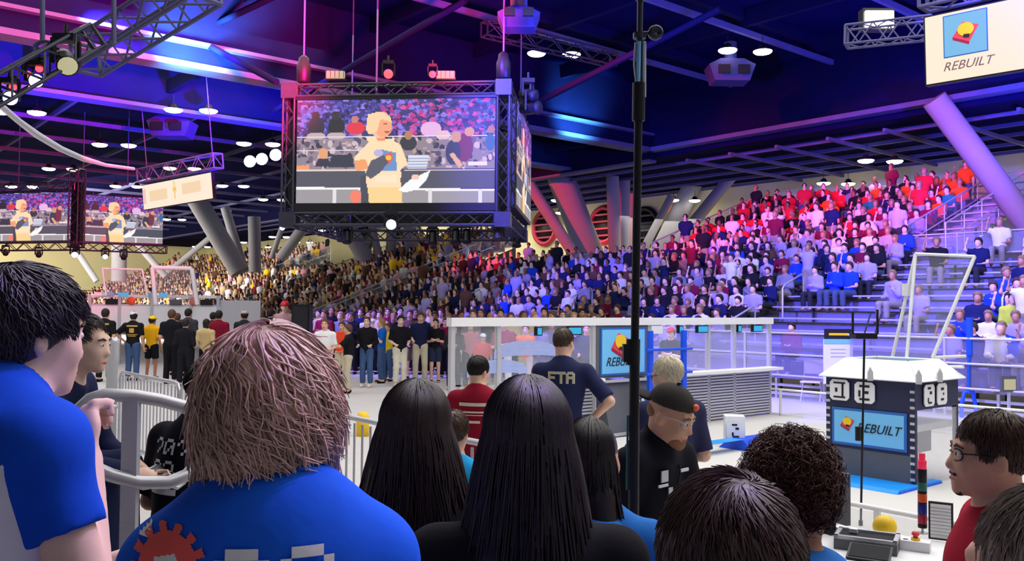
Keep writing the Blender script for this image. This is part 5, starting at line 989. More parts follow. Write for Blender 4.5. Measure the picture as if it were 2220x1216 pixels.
# ------------------------------------------------------------------ people: hair styles
def scalp_start(fig, r, c, n, zlow=-.05, front=.05, frontz=.05, rg=None):
    rg = rg or RNG; out = []
    while len(out) < n:
        v = rg.normal(size=3); v /= np.linalg.norm(v); q = v * r
        if q[2] < zlow or (q[1] > front and q[2] < frontz): continue
        out.append(c + fig.Rh @ q)
    return out
def hair_style(fig, kind, seed=1):
    rg = np.random.default_rng(seed); q = fig.hs; Rm = fig.Rh; H = fig.HL
    if kind == 'short': r = np.array((.084, .102, .098)) * q; c = H((0, -.016, .03)); n, L, lift, wav, rad, zl, low = 2600, .05, .004, .002, .0019, -.085, -.05
    elif kind == 'crop': r = np.array((.081, .099, .095)) * q; c = H((0, -.016, .03)); n, L, lift, wav, rad, zl, low = 1100, .035, .003, .002, .0022, -.07, -.04
    elif kind == 'wavy': r = np.array((.097, .117, .142)) * q; c = H((0, -.02, -.012)); n, L, lift, wav, rad, zl, low = 2600, .13, .013, .015, .0026, -.14, -.17
    elif kind == 'mop': r = np.array((.095, .114, .115)) * q; c = H((0, -.012, .02)); n, L, lift, wav, rad, zl, low = 2400, .10, .008, .008, .0026, -.08, -.1
    elif kind == 'curly': r = np.array((.098, .112, .112)) * q; c = H((0, -.014, .022)); n, L, lift, wav, rad, zl, low = 2600, .05, .018, .02, .0024, -.09, -.055
    core = [ell(c - fig.Rh @ np.array([0, 0, 0]), r * .955, .02, Rm)]
    core += [cut(H((0, .066 if kind != 'mop' else .078, .04)), Rm @ np.array([0, .85, -.55])), cut(H((0, 0, low)), Rm @ np.array([0, .35, -1.0]))]
    if kind == 'mop': core.append(cut(H((0, .03, -.012)), Rm @ np.array([0, .9, -1.0])))
    if kind in ('wavy',): core.insert(1, ell(H((0, -.052, -.12)), np.array((.082, .052, .09)) * q, .04, Rm))
    V, Q = sdf_mesh(core, .008)
    crown = H((.01, -.05, .12)); down = Rm @ np.array([0, -.05, -1.0])
    def df(p, nr):
        away = p - crown; away = away / (np.linalg.norm(away) + 1e-6); sw = np.cross(nr, away)
        if kind == 'curly': return rg.normal(size=3)
        if kind == 'wavy': return away * .7 + sw * (.5 + .4 * math.sin(9 * p[0] + 13 * p[2])) + down * .35
        if kind == 'mop': return away * 1.0 + sw * .35 + down * .3 + rg.normal(size=3) * .15
        return away + sw * .4 + rg.normal(size=3) * .12
    paths = []
    for p in scalp_start(fig, r, c, n, zl, .06 * q, .045 * q, rg):
        P = march(c, r, Rm, p, df, L * rg.uniform(.6, 1.25) * q, 9, lift * rg.uniform(.2, 1.6) * q, wav * q, -.42 if kind == 'wavy' else None, rg); keep = []
        for x in P:
            lc = Rm.T @ (x - fig.head) / q
            if (lc[1] > .062 and lc[2] < .035) or lc[2] < low - .05: break
            if kind == 'mop' and lc[2] < -.012 and lc[1] > -.03: break
            if kind in ('short', 'crop') and lc[1] > -.03 and lc[2] < -.02 and abs(lc[0]) > .05: break
            keep.append(x)
        if len(keep) > 3: paths.append(np.array(keep))
    return join([(V, Q), lock_mesh(paths, rad * q)])
def hair_long(fig, L=.62, spread=.5, n=520, seed=2, vol=1.0, back=.035, wave=.012, phi=(158, 382)):
    rg = np.random.default_rng(seed); q = fig.hs; Rm = fig.Rh; H = fig.HL; c = H((0, -.014, .028)); r = np.array((.081, .103, .098)) * q * vol
    core = [ell(c, r * .97, .02, Rm), ell(H((0, -.045, -.06)), np.array((.076, .06, .1)) * q * vol, .04, Rm)]
    for x in (-1, 0, 1): core.append(cone(H((x * .05, -.07, -.1)), H((x * (.075 + spread * .09), -.085 - back, -.1 - L * .8)), .05 * vol, .05, .05))
    core.append(cut(H((0, .055, .03)), Rm @ np.array([0, .95, -.35])))
    V, Q = sdf_mesh(core, .01); paths = []
    for i in range(n):
        ph = R(rg.uniform(*phi)); s = rg.uniform(1.0, 1.09); th0 = rg.uniform(3, 50); d = np.array([math.cos(ph), math.sin(ph)]); pts = []
        for th in np.linspace(R(th0), R(92), 7): pts.append(np.array([d[0] * math.sin(th) * r[0] * s, d[1] * math.sin(th) * r[1] * s, math.cos(th) * r[2] * s]))
        Li = L * rg.uniform(.75, 1.08); ph2 = rg.uniform(0, 6.28); base = pts[-1].copy(); m = 11
        for k in range(1, m + 1):
            t = k / m; sp = 1 + spread * 1.6 * (t ** .8) if abs(base[0]) > .02 else 1 + spread * t
            pts.append(np.array([base[0] * sp + wave * math.sin(ph2 + 7 * t) * t, base[1] * (1 - .1 * t) - back * t ** .6 + .008 * math.sin(ph2 * 2 + 6 * t), base[2] - Li * t]))
        paths.append(np.array([c + Rm @ p if j < 7 else c + Rm @ pts[6] + (p - pts[6]) for j, p in enumerate(pts)]))
    return join([(V, Q), lock_mesh(paths, .0042)])
def at_px(px, Y, z=0): return np.array([PX(px, 700, Y)[0], Y, z])
def wrinkle(a=.003, s=22, seed=0):
    rg = np.random.default_rng(seed); k = rg.normal(size=(3, 3)) * s
    return lambda x, y, z: a * (np.sin(k[0, 0] * x + k[0, 1] * y + k[0, 2] * .5 * z) + np.sin(k[1, 0] * x + k[1, 1] * y + k[1, 2] * .6 * z + 1) + .6 * np.sin(k[2, 0] * x + k[2, 1] * y + k[2, 2] * z))
def spectacles(o, fig, m=M_black):
    t = bpy.data.objects.new('spectacles', None); COL.objects.link(t); t.parent = o; H = fig.HL; q = fig.hs; mb = MB()
    for sg in (-1, 1): mb.tube([H((sg * (.032 + .022 * math.cos(a)), .098 - .012 * abs(math.cos(a) + .3), .0 + .017 * math.sin(a))) for a in np.linspace(0, 6.283, 15)[:-1]], .0022 * q, 5, closed=True); mb.tube([H((sg * .053, .088, .006)), H((sg * .074, .05, .008)), H((sg * .08, -.01, .002))], .0022 * q, 5)
    mb.tube([H((-.011, .1, .004)), H((0, .104, .007)), H((.011, .1, .004))], .0022 * q, 5); mb.build('glasses_frame', m, t); mb = MB()
    for sg in (-1, 1): mb.add([H((sg * (.032 + .021 * math.cos(a)), .097 - .01 * abs(math.cos(a) + .3), .016 * math.sin(a))) for a in np.linspace(0, 6.283, 13)[:-1]], [tuple(range(12))])
    mb.build('glasses_lens', M_glass, t)
DENIM = lin(70, 95, 140); BLK = lin(24, 24, 30); BLUE_POLO = lin(18, 78, 205); HOOD = lin(48, 125, 220)
# 1 youth at the left, turned to the right, hand at his chin
f = Fig(1.90, la=((.05, .06, -.26), (-.02, .28, -.3)), ra=((.05, .05, -.25), (-.07, .12, -.05)), yaw=-.06, pitch=-.1, build=.82, sh=.145, lean=.1, hs=.89); f.fist = 1
f.head[2] -= .075; f.neck[2] -= .035
r1 = person('dark-haired youth in a blue and white polo, hand at chin, by the loop railing', f, at_px(-125, 1.52, .25), R(-31), .009, 4, BLUE_POLO, .55, lin(14, 20, 70), 1.95, BLK, hair_style(f, 'mop', 3), lin(46, 36, 56), warp=wrinkle(.0025, 16, 3), hem=-.12, collar=.075)
eyes(r1['o'], f)
V, Q = f.shirt_prims(.5, .019, -.13), None
P = [x for x in f.torso(.0185)] + [cut(f.chest + np.array([0, 0, .155]), (0.2, 0, 1)), cut(f.pelvis + np.array([0, 0, -.13]), (0, 0, -1))]
V, Q = sdf_mesh(P, .009); o = colr(put('white_panel', np_mesh('white_panel', V, Q, M_cloth), r1['o']), lin(225, 222, 235)); o['label'] = 'white lower panel of the polo'
# 2 man in the centre-left, seen from behind, wavy hair
f = Fig(1.80, yaw=-.45, build=.76, sh=.13, drop=.05, lean=.07, hs=.965)
f.head[2] -= .078; f.neck[2] -= .045
r2 = person('man with wavy brown hair in a blue shirt with red gear print, from behind', f, at_px(598, 1.21, .25), R(14), .008, 1, lin(25, 95, 225), .9, BLK, 1.95, BLK, hair_style(f, 'wavy', 5), lin(205, 168, 156), warp=wrinkle(.0025, 14, 5), collar=.075)
zc = f.chest[2] + .05; n = 60; yy, xx = np.mgrid[0:n, 0:n]; xx = (xx - n / 2) / (n / 2); yy = (yy - n / 2) / (n / 2); ra_ = np.hypot(xx, yy); an = np.arctan2(yy, xx); gear = (ra_ < .84 + .1 * np.sign(np.sin(an * 13)))
leaf = (np.abs(xx * .8 + yy * .5) + np.abs(yy * .9 - xx * .3) * 1.3) < .36
decal('gear_print', r2['sv'], r2['o'], gear & ~leaf, -.18, zc + .115, .0017, mat('print_red', lin(245, 95, 90), .7)); decal('leaf_print', r2['sv'], r2['o'], leaf, -.18, zc + .115, .0017, mat('print_white', lin(235, 235, 238), .7))
for w_, x_ in (('C', -.07), ('O', .012)): decal('letter_print', r2['sv'], r2['o'], word(w_, 8), x_, zc + .085, .0017, MATS['print_white'])
decal('sleeve_stripe', r2['sv'], r2['o'], np.ones((5, 8), int), -.187, zc + .11, .004, MATS['print_white'])
# 3-5 three women with long hair
f = Fig(1.80, yaw=-.25, build=.85, sh=.17, roll=.05)
r3 = person('woman with long dark brown hair, left of the three women, pale strap across back', f, at_px(905, 2.3), R(6), .012, 1, BLK, 1.9, BLK, 1.95, BLK, hair_long(f, .62, .7, 1300, 3, 1.0, .035, .02), lin(44, 32, 34))
mb = MB(); pts = [np.array((-.12, -.17, 1.36)), np.array((.0, -.185, 1.2)), np.array((.1, -.175, 1.02))]; mb.add([p + d for p in pts for d in (np.array((-.016, 0, -.01)), np.array((.016, 0, .01)))] + [p + d + np.array((0, -.004, 0)) for p in pts for d in (np.array((-.016, 0, -.01)), np.array((.016, 0, .01)))], [(0, 1, 3, 2), (2, 3, 5, 4), (6, 8, 9, 7), (8, 10, 11, 9)]); mb.build('shoulder_strap', M_white, r3['o'])
f = Fig(1.84, build=.88, sh=.175, yaw=.05)
r4 = person('woman with very long straight black hair, centre of the three women', f, at_px(1145, 1.9), R(0), .011, 1, BLK, 1.9, BLK, 1.95, BLK, hair_long(f, .7, .6, 1500, 4, 1.02, .04, .01), lin(34, 26, 34))
f = Fig(1.68, build=.85, sh=.17, yaw=-.3)
r5 = person('woman with dark hair over a light blue hoodie, right of the three women', f, at_px(1285, 2.55), R(-12), .012, 1, HOOD, 1.9, BLK, 1.95, BLK, hair_long(f, .42, .35, 900, 6, .98, .03, .012, (160, 350)), lin(28, 20, 24), warp=wrinkle(.004, 14, 8))
V, Q = sdf_mesh([ell(f.neck + np.array([0, -.07, -.05]), (.12, .075, .07), .03), ell(f.neck + np.array([0, .01, -.02]), (.1, .1, .05), .03)], .012); colr(put('hood', np_mesh('hood', V, Q, M_cloth), r5['o']), HOOD)
# 6 short-haired man low in front
f = Fig(1.80, yaw=.1, hs=.98); r6 = person('man with short brown hair low in front of the barrier, seen from behind', f, at_px(1582, 1.07), R(-4), .009, 1, lin(60, 60, 80), .6, BLK, 1.95, BLK, hair_style(f, 'short', 8), lin(82, 60, 58))
# 7 curly hair, blue hoodie
f = Fig(1.73, yaw=-.45, build=.9, hs=.93); r7 = person('person with dark curly hair in a blue hoodie left of the hub', f, at_px(1722, 1.9), R(-22), .011, 2, HOOD, 1.9, BLK, 1.95, BLK, hair_style(f, 'curly', 9), lin(92, 48, 44), warp=wrinkle(.004, 14, 9))
V, Q = sdf_mesh([ell(f.neck + np.array([0, -.06, -.02]), (.135, .09, .065), .03), ell(f.neck + np.array([0, .01, .0]), (.115, .115, .05), .03)], .012); colr(put('hood', np_mesh('hood', V, Q, M_cloth), r7['o']), HOOD)
# 8 man in red with spectacles, profile to the left
f = Fig(1.70, la='low', ra='low', yaw=.06, build=1.25, hs=1.06); r8 = person('bearded man in a red shirt and black spectacles facing left at the scoring table', f, at_px(2160, 2.6), R(72), .009, 1, lin(178, 28, 52), .9, BLK, 1.95, BLK, hair_style(f, 'short', 11), lin(78, 52, 42), warp=wrinkle(.003, 12, 12))
eyes(r8['o'], f); spectacles(r8['o'], f); V, Q = sdf_mesh([ell(f.HL((0, .078, -.102)), (.026, .02, .02), .01, f.Rh), cone(f.HL((-.025, .097, -.058)), f.HL((.025, .097, -.058)), .006, None, .01)], .006); colr(put('goatee', np_mesh('goatee', V, Q, M_hairc), r8['o']), lin(32, 22, 26))
mb = MB(); mb.tube([f.neck + np.array((.075 * math.cos(a), .085 * math.sin(a) + .0, -.02 - .03 * math.sin(a))) for a in np.linspace(0, 6.28, 25)[:-1]], .006, 6, closed=True); mb.build('lanyard', M_black, r8['o'])
# 9 grey-haired man at the right edge
f = Fig(1.775, yaw=.3); r9 = person('grey-haired man cut off at the lower right corner, from behind', f, at_px(2300, 1.12), R(10), .01, 0, lin(40, 40, 70), .9, BLK, 1.95, BLK, hair_style(f, 'short', 14), lin(150, 138, 130))
# 10 man in a backwards black cap
f = Fig(1.72, la='low', ra='front', yaw=.2, pitch=-.38, build=1.15, headfwd=.05, lean=.16, hs=1.1)
for nm_, d_ in (('chest', .03), ('neck', .07), ('head', .08)): getattr(f, nm_)[2] -= d_
f.arms = {s_: tuple(p_ - np.array([0, 0, .06]) for p_ in a_) for s_, a_ in f.arms.items()}; r10 = person('man in backwards black cap, spectacles and black jacket looking down behind the barrier', f, at_px(1370, 4.2), R(-135), .011, 1, lin(26, 26, 36), 1.92, BLK, 1.95, BLK, None, warp=wrinkle(.004, 12, 15), collar=.075)
o = r10['o']; eyes(o, f, lin(110, 80, 60)); spectacles(o, f, M_alu); H = f.HL
V, Q = sdf_mesh([ell(H((0, -.012, .05)), np.array((.089, .108, .088)), .02, f.Rh), cut(H((0, 0, .038)), f.Rh @ np.array([0, .1, -1.0]))], .009); colr(put('cap', np_mesh('cap', V, Q, M_cloth), o), lin(64, 60, 58))
V, Q = sdf_mesh([ell(H((0, -.13, .03)), (.075, .06, .012), .01, f.Rh)], .007); colr(put('cap_brim', np_mesh('cap_brim', V, Q, M_cloth), o), lin(40, 38, 42)); mb = MB(); mb.ell(H((0, .092, .075)), (.022, .012, .016)); mb.build('cap_badge', M_orange, o); mb = MB(); mb.ell(H((0, -.012, .138)), (.012, .012, .006)); mb.build('cap_button', M_black, o)
V, Q = sdf_mesh([ell(H((0, .06, -.085)), (.05, .045, .04), .02, f.Rh), ell(H((0, .086, -.1)), (.025, .02, .025), .02, f.Rh)], .008); colr(put('beard', np_mesh('beard', V, Q, M_hairc), o), lin(165, 115, 88)); V, Q = sdf_mesh([ell(H((0, -.05, -.0)), (.07, .06, .055), .02, f.Rh)], .009); colr(put('hair', np_mesh('hair', V, Q, M_hairc), o), lin(150, 110, 85))
cf = f.chest[1] + .135
mb = MB(); [mb.tube([f.neck + np.array((s * .07, .03, -.02)), f.chest + np.array((s * .06, .14, .06)), f.chest + np.array((0, .15, -.12))], .004, 5) for s in (-1, 1)]; mb.build('lanyard', M_black, o)
for x, z, w, h, m in ((-.02, -.13, .05, .06, M_white), (.035, -.03, .03, .03, M_alu), (-.075, .05, .06, .014, M_white), (.08, .04, .05, .05, M_alu), (.09, .0, .07, .012, M_white)): mb = MB(); mb.box(f.chest + np.array((x, .152, z)), (w, .006, h)); mb.build('badge', m, o)
t = thing('yellow_handset', 'yellow handheld device held by the man in the black cap', 'device', np.array(r10['o'].location) + np.array(Matrix.Rotation(R(-135), 3, 'Z') @ Vector(f.arms[1][2] + np.array((-.02, .1, .01))))); mb = MB(); mb.box((0, 0, 0), (.07, .05, .05)); mb.build('body', M_yel, t); mb = MB(); mb.cyl((0, 0, .02), (.02, 0, .1), .012); mb.build('antenna', M_alu, t)
# 11 white-haired man
f = Fig(1.70, la='front', ra='front', yaw=.5, build=1.0, pitch=-.2); r11 = person('white-haired man in a navy polo and spectacles, back turned, by the blue tower', f, at_px(1450, 5.6), R(20), .012, 0, lin(50, 52, 84), .9, lin(30, 30, 44), 1.95, BLK, hair_style(f, 'short', 17), lin(252, 240, 212)); spectacles(r11['o'], f)
# 12 man with letters on his navy shirt
f = Fig(1.83, la='low', ra='hip', yaw=-.35, pitch=-.15, build=1.0); r12 = person('man in a navy polo with big pale letters on the back, before the emblem poster', f, at_px(1222, 7.6), R(-10), .014, 0, lin(40, 46, 84), .9, lin(30, 32, 46), 1.95, BLK, hair_style(f, 'crop', 19), lin(92, 74, 62))
a = word('FTA', 3); outl = np.pad(a, 3); big = outl.copy()
for dx in (-1, 0, 1):
    for dy in (-1, 0, 1): big |= np.roll(np.roll(outl, dx, 0), dy, 1)
decal('letter_print', r12['sv'], r12['o'], big & ~outl if False else big, -.125, f.chest[2] + .15, .0043, M_white); decal('letter_ink', r12['sv'], r12['o'], outl, -.125, f.chest[2] + .15, .0043, mat('letter_gold', lin(196, 186, 130), .8), off=.007)
# 13 man in maroon
f = Fig(1.62, la='low', ra='low', yaw=-.5, pitch=-.2); r13 = person('man in a maroon shirt with cream back print left of the lettered navy shirt', f, at_px(1038, 6.9), R(-8), .014, 0, lin(150, 22, 48), .9, BLK, 1.95, BLK, hair_style(f, 'short', 21), lin(30, 22, 22))
for a_, b_, c_, d_ in ((0, 4, 0, 40), (10, 12, 4, 36), (14, 15, 4, 36), (21, 24, 12, 26)): m = np.zeros((30, 40), int); m[a_:b_, c_:d_] = 1; decal('back_print', r13['sv'], r13['o'], m, -.13, f.chest[2] + .1, .0065, MATS['cream_plastic'])
# 14 seated man in navy
f = Fig(1.75, la=((.04, .1, -.28), (-.06, .3, -.36)), ra=((.05, .12, -.27), (-.04, .34, -.33)), sit=True, seat=1.24, lean=.26, yaw=-.1, pitch=-.15)
for sg in (-1, 1): h, kn, an = f.legs[sg]; f.legs[sg] = (h, kn, kn + np.array([0, .02, -.43]))
for nm in ('chest', 'neck', 'head'): v = getattr(f, nm); v[2] -= {'chest': .08, 'neck': .16, 'head': .17}[nm]
f.arms = {s_: tuple(p - np.array([0, 0, .13]) for p in a) for s_, a in f.arms.items()}
r14 = person('man in navy seated on a white bench, reading a tablet behind the railing', f, at_px(12, 3.7), R(-85), .012, 4, lin(28, 34, 70), 1.85, lin(34, 40, 74), 1.95, BLK, hair_style(f, 'crop', 23), lin(34, 26, 30)); eyes(r14['o'], f)
colr(MB().box(f.arms[-1][0] + np.array((-.075, .0, -.03)), (.012, .09, .075)).build('sleeve_patch', M_cyan, r14['o']), (1, 1, 1))
wp = np.array(r14['o'].location) + np.array(Matrix.Rotation(R(-85), 3, 'Z') @ Vector(f.arms[-1][2] + np.array((.05, .12, -.02)))); t = thing('tablet', 'slim white-edged tablet in the seated man\'s hands', 'tablet', wp, R(-85)); mb = MB(); mb.box((0, 0, 0), (.24, .17, .012), 0, np.array(Matrix.Rotation(R(-20), 3, 'X'))); mb.build('body', M_white, t); mb = MB(); mb.box((0, .003, .0085), (.22, .15, .004), 0, np.array(Matrix.Rotation(R(-20), 3, 'X'))); mb.build('glass', M_grey, t)
sx = at_px(12, 3.7); t = thing('bench_riser', 'black riser box with white bench top under the seated man in navy', 'bench', sx + np.array([.0, .0, 0])); mb = MB(); mb.mm((-.5, -.35, 0), (.22, .35, 1.1)); mb.build('riser_body', M_dark, t); mb = MB(); mb.mm((-.55, -.38, 1.1), (.25, .38, 1.16)); mb.build('bench_top', M_white, t)
# 15 man in printed black shirt
f = Fig(1.74, la='front', ra='front', yaw=-.6, lean=.1, pitch=-.2, build=1.15); r15 = person('dark-haired man in a black shirt with white back print behind the loop railing', f, at_px(408, 3.95), R(-22), .012, 1, lin(20, 22, 36), .9, BLK, 1.95, BLK, hair_style(f, 'crop', 25), lin(24, 20, 26))
m0 = np.zeros((20, 26), int); m0[0:5, 2:24] = word('2020', 1)[0:5, :22]; a = word('02', 1); m0[7:14, 3:3 + a.shape[1]] = a; m0[16:18, 3:16] = 1
for a_, b_ in ((0, 6), (6, 15), (15, 20)): m = np.zeros((20, 26), int); m[a_:b_] = m0[a_:b_]; decal('back_print', r15['sv'], r15['o'], np.kron(m, np.ones((2, 2), int)), -.17, f.chest[2] + .15, .0065, M_white)
# 16 brown-haired person in cyan
f = Fig(1.5, build=.85); person('brown-haired person in a cyan top half hidden between the long-haired women', f, at_px(985, 4.3), R(-15), .016, 1, lin(40, 165, 230), .8, BLK, 1.95, BLK, hair_style(f, 'short', 27), lin(95, 66, 48))

# ------------------------------------------------------------------ people standing on the floor
MID = {}
def mid(kind):
    if kind in MID: return MID[kind]
    pose, top, bot, hair, seed = kind; la, ra = pose; f = Fig(1.75, la=la, ra=ra, build=1.0 if hair != 'long' else .88, yaw=.2 * ((seed % 3) - 1), stance=.1 + .02 * (seed % 2)); vx = .021
    V, Q = sdf_mesh(f.body_prims(False), vx); mb = MB(); [mb.tube([a, b], [r1 * 1.1, r2 * 1.1], 4) for sg in (-1, 1) for a, b, r1, r2 in f.fingers(sg)]; body = np_mesh('person', *join([(V, Q), (np.array(mb.v), mb.f)]), M_skin_)
    sh = np_mesh('shirt', *sdf_mesh(f.shirt_prims({'tee': .85, 'long': 1.9}[top], .016, -.14 if top == 'long' else None), vx), M_cloth); tr = np_mesh('trousers', *sdf_mesh(f.trouser_prims({'long': 1.95, 'short': .8}[bot], .014), vx), M_cloth); so = [np_mesh('shoe', *sdf_mesh(f.shoe_prims(sg), vx), M_cloth) for sg in (-1, 1)]
    hp = f.cap_hair(.018, -.02, .05) if hair != 'long' else None
    if hair == 'long': hv = sdf_mesh([ell(f.HL((0, -.016, .03)), (.09, .108, .102), .02), ell(f.HL((0, -.06, -.1)), (.08, .05, .16), .05), cut(f.HL((0, .05, .03)), (0, .85, -.5))], vx)
    else: hv = sdf_mesh(hp, vx)
    ha = np_mesh('hair', *hv, M_hairc); cp = None; mb = MB()
    for sg in (-1, 1): mb.ell(f.HL((sg * .03, .087, .004)), (.013, .009, .009), 6, 4); mb.tube([f.HL((sg * .014, .096, .026)), f.HL((sg * .048, .086, .024))], .006, 4)
    mb.tube([f.HL((-.02, .1, -.072)), f.HL((.02, .1, -.072))], .006, 4); fc = mb.mesh('face_marks', mat('face_dark', lin(92, 52, 46), .7))
    if hair == 'cap': mb = MB(); cp = np_mesh('cap', *sdf_mesh([ell(f.HL((0, -.012, .05)), (.094, .112, .088), .02), cone(f.HL((0, .09, .045)), f.HL((0, .16, .03)), .05, .04, .02), cut(f.HL((0, 0, .03)), (0, .0, -1))], vx * .8), M_cloth)
    MID[kind] = (f, body, sh, tr, so, ha, cp, fc); return MID[kind]
HC = {'dark': lin(30, 22, 22), 'brown': lin(88, 60, 44), 'fair': lin(170, 130, 85), 'grey': lin(150, 145, 140)}
def stand(px, ytop, Y, rz, label, kind, shirt, trouser, hair='dark', skin=1, cap=None, z0=0, group='people standing on the floor', prnt=None, shoes=BLK):
    f, body, sh, tr, so, ha, cp, fc = mid(kind); zt = PX(px, ytop, Y)[2] - z0; sc = zt / 1.77
    o = colr(put('person', body, None, at_px(px, Y, z0), R(rz)), SKIN[skin]); o.scale = (sc,) * 3; tag(o, label, 'person', group)
    colr(put('shirt', sh, o), shirt); colr(put('trousers', tr, o), trouser); [colr(put('shoe', q_, o), shoes) for q_ in so]; colr(put('hair', ha, o), HC[hair])
    if abs(rz) > 60: put('eyes_and_mouth', fc, o)
    if cap: colr(put('cap', cp, o), cap)
    if prnt is not None:
        m = np.zeros((16, 14), int); m[0:2] = 1; m[4:10, 4:10] = 1; m[12:13] = 1; m[14:15, 2:12] = 1; V = np.array([v.co for v in sh.vertices]); Q = [tuple(p.vertices) for p in sh.polygons]; decal('back_print', (V, Q), o, m, -.13, f.chest[2] + .14, .019, mat('gold_print', lin(205, 165, 80), .8))
    return o
DN = ('down', 'down'); FR = ('front', 'front'); FO = ('folded', 'folded'); PH = ('phone', 'down'); HI = ('hip', 'down'); UP = ('up', 'front'); RE = ('reach', 'front'); BE = ('behind', 'behind')
GOLD = lin(235, 175, 25); MAR = lin(130, 22, 48); TAN = lin(205, 180, 130); KH = lin(205, 195, 168); NV = lin(28, 34, 70)
stand(228, 668, 23.0, 0, 'man in black tee with gold print, leftmost of the group, dark hair', (DN, 'tee', 'long', 'short', 1), BLK, BLK, prnt=1)
stand(289, 674, 23.4, 5, 'man in white cap, black printed tee and blue jeans', (HI, 'tee', 'long', 'cap', 2), BLK, DENIM, cap=lin(220, 220, 225), prnt=1)
stand(330, 684, 24.0, -6, 'person in yellow cap and yellow vest with black shorts', (DN, 'tee', 'short', 'cap', 3), GOLD, BLK, cap=lin(250, 215, 30), skin=2)
stand(372, 670, 22.6, 4, 'tall man in black tee and black trousers beside the yellow vest', (FR, 'tee', 'long', 'short', 4), BLK, BLK, 'brown')
stand(384, 678, 25.4, 0, 'brown-haired person in yellow behind the tall man in black', (DN, 'tee', 'long', 'short', 5), GOLD, BLK, 'brown')
stand(408, 668, 25.2, 0, 'man in a dark grey hoodie, back turned, far left group', (FR, 'long', 'long', 'short', 6), lin(62, 62, 72), BLK)
stand(402, 690, 21.8, 3, 'person in black with small gold back print, left group', (FR, 'long', 'long', 'short', 7), lin(26, 26, 32), lin(28, 28, 36))
stand(447, 690, 22.4, -8, 'person in cream top, black shorts and bare legs, left group', (FR, 'tee', 'short', 'long', 8), TAN, BLK, skin=4)
stand(474, 672, 23.5, 5, 'man in maroon with dark trousers, right end of left group', (DN, 'tee', 'long', 'short', 1), MAR, BLK)
stand(462, 676, 26.0, 0, 'dark figure behind the maroon shirt, left group', (FO, 'long', 'long', 'short', 9), lin(48, 48, 56), BLK)
stand(530, 672, 24.0, 0, 'man in pale cap and dark jacket before the grey panel', (FR, 'long', 'long', 'cap', 10), lin(44, 44, 48), BLK, cap=lin(190, 185, 170))
stand(524, 704, 21.5, 10, 'person in maroon shirt in front of the dark jacket', (FR, 'tee', 'long', 'short', 11), MAR, BLK)
stand(572, 692, 21.0, 0, 'brown-haired person partly behind the wavy-haired man', (DN, 'tee', 'long', 'long', 12), lin(150, 60, 70), BLK, 'brown')
stand(586, 668, 24.5, 0, 'dark-clothed person between panel and red hat', (FO, 'long', 'long', 'short', 9), BLK, BLK)
stand(617, 652, 24.5, 180, 'person in a tall red and yellow hat', (FR, 'tee', 'long', 'cap', 2), lin(190, 150, 160), BLK, cap=lin(230, 50, 60), skin=4)
stand(705, 690, 20.0, 170, 'brown-haired person just right of the wavy-haired man', (FR, 'tee', 'long', 'long', 8), lin(235, 235, 235), KH, 'brown')
stand(742, 696, 22.0, 175, 'person in red and yellow top in the middle crowd', (DN, 'tee', 'long', 'short', 4), lin(230, 70, 40), KH, 'brown')
stand(756, 702, 20.6, 95, 'man in black tee reaching out a white box, middle crowd', (RE, 'tee', 'long', 'short', 13), BLK, KH, 'brown')
stand(796, 685, 22.2, 172, 'woman in black cardigan and wide blue jeans', (FR, 'long', 'long', 'long', 14), BLK, DENIM, 'brown', 4, shoes=lin(220, 220, 220))
stand(828, 690, 23.4, 110, 'person in a blue tee and jeans with raised hands', (('phone', 'phone'), 'tee', 'long', 'long', 15), lin(22, 100, 200), DENIM, 'fair', 4)
stand(842, 700, 24.0, 150, 'person in a yellow-green vest behind the blue tee', (DN, 'tee', 'long', 'short', 4), lin(225, 200, 50), DENIM, 'brown')
stand(868, 683, 22.4, 200, 'man in black tee and cream trousers holding something white', (FR, 'tee', 'long', 'short', 16), BLK, lin(226, 220, 202), 'dark', 4, shoes=lin(225, 225, 225))
stand(912, 676, 23.6, 180, 'man in navy tee and khaki trousers with a white badge and raised arm', (UP, 'tee', 'long', 'short', 17), NV, KH, 'brown', 0)
stand(893, 700, 25.0, 170, 'person in brown shorts behind the cream trousers', (DN, 'tee', 'short', 'short', 11), lin(60, 50, 60), lin(120, 100, 90), 'dark', 0)
stand(944, 690, 23.8, 185, 'person in black tee with gold print and dark shorts', (FO, 'tee', 'short', 'long', 18), BLK, lin(44, 52, 80), 'dark', 0)
stand(966, 688, 25.2, 180, 'person in maroon tee beside the clear wall end', (DN, 'tee', 'long', 'short', 4), MAR, BLK, 'brown', 0)
stand(985, 700, 21.5, 175, 'dark-clothed person at the left end of the clear wall', (FO, 'long', 'long', 'short', 9), lin(34, 30, 36), BLK)
# people behind the clear alliance wall
stand(1048, 722, 20.5, 180, 'person in white hat and red top behind the pale film', (DN, 'tee', 'long', 'cap', 2), lin(225, 80, 90), KH, cap=lin(240, 240, 245))
stand(1092, 690, 20.0, 175, 'person in maroon tee and cream trousers behind the clear wall', (FO, 'tee', 'long', 'short', 11), lin(150, 50, 80), lin(224, 218, 205), 'brown', 0)
stand(1020, 698, 22.0, 185, 'person in pink tee behind the left clear pane', (DN, 'tee', 'long', 'short', 1), lin(200, 120, 140), BLK, 'brown', 0)
stand(1140, 702, 20.4, 170, 'person in blue and orange with khaki trousers behind the clear wall', (FR, 'tee', 'long', 'short', 16), lin(240, 130, 60), lin(200, 190, 150), 'brown', 0)
stand(1168, 698, 21.5, 180, 'person in grey tee behind the clear wall, third from the post', (FR, 'tee', 'long', 'short', 4), lin(130, 130, 140), lin(90, 90, 100), 'dark', 1)
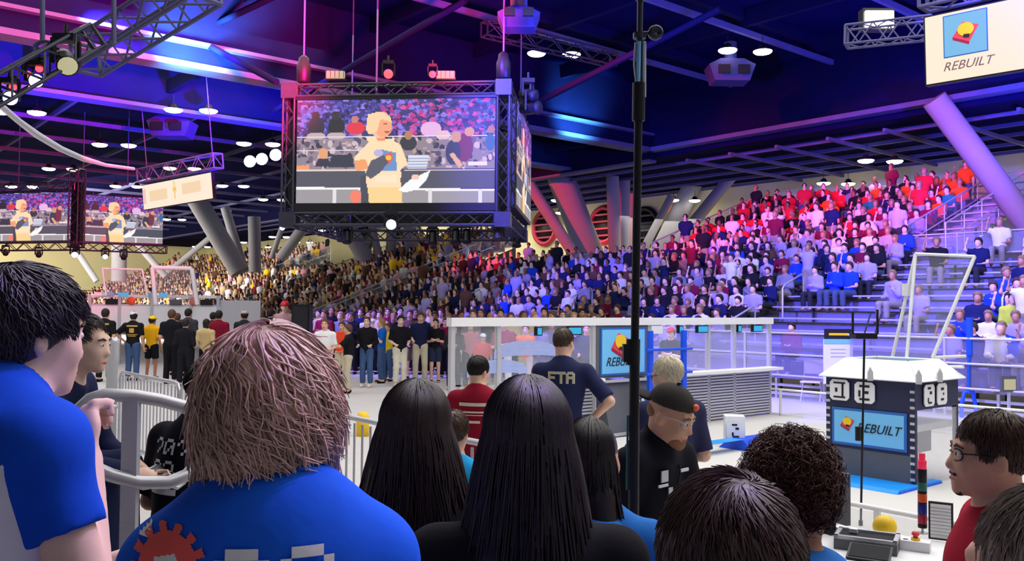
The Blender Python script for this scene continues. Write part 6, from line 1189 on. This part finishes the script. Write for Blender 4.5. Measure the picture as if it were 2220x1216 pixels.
stand(1196, 694, 22.5, 180, 'person in dark grey behind the lettered navy shirt', (DN, 'tee', 'long', 'short', 1), lin(80, 80, 95), lin(70, 70, 84), 'brown', 2)
stand(1250, 706, 20.6, 180, 'person in black beside the cyan display', (FO, 'long', 'long', 'short', 9), lin(40, 40, 60), BLK, 'brown', 0)
stand(1272, 700, 19.6, 170, 'tall dark figure beside the emblem poster', (FR, 'long', 'long', 'short', 7), lin(44, 46, 70), BLK, 'dark', 1)
stand(1455, 709, 18.2, 150, 'person in red cap and black tee behind the blue tower', (FO, 'tee', 'long', 'cap', 19), BLK, BLK, cap=lin(215, 40, 60), skin=4)
# rear rows of the floor crowd
RC = [('tan', TAN), ('black', BLK), ('brown', lin(110, 80, 60)), ('navy', NV), ('white', lin(225, 225, 228)), ('maroon', MAR), ('grey', lin(120, 120, 128)), ('black', BLK), ('cream', lin(220, 205, 170))]
kinds = [(DN, 'tee', 'long', 'short', 1), (FO, 'long', 'long', 'short', 9), (FR, 'tee', 'long', 'long', 8), (FR, 'tee', 'long', 'short', 4)]
for i, px in enumerate(list(range(690, 985, 15)) + list(range(1000, 1300, 22))):
    nm, c = RC[(i * 5) % 9]; row = i % 2
    stand(px + RNG.uniform(-4, 4), 668 + 5 * row + RNG.uniform(-5, 6), (26.4 if px < 985 else 24) + 1.4 * (1 - row), 180 + RNG.uniform(-40, 40), '%s-clothed person, %s from the left in the rear floor crowd' % (nm, ordn(i + 1)), kinds[i % 4], c, BLK, ['dark', 'brown', 'brown', 'fair'][i % 4], i % 3, None, 0, 'rear floor crowd')
# seated officials at the right
def sitter(px, r, label, shirt, hat=None, mi=0):
    rx = (px - 1110) / F; b = B0 + r * RUN + .5; s = (4.96 + .766 * b - rx * (17.1 + .643 * b)) / (.643 + .766 * rx); p = W(b, s, Z0 + r * RISE)
    f = Fig(1.74, la='lap', ra='lap', sit=True, lean=.06, seat=.43); q = person(label, f, p, R(150), .018, 0, shirt, 1.9, lin(80, 80, 95), 1.95, BLK, hair_style(f, 'crop', 31 + mi), HC['grey' if mi == 0 else 'dark'], fingers=True); return q
sitter(2168, 0, 'seated man in a cream jacket at the right front of the bleacher', lin(235, 230, 215)); q = sitter(2196, 2, 'seated person in a bright yellow-green safety jacket, upper right', lin(205, 225, 70), None, 1)
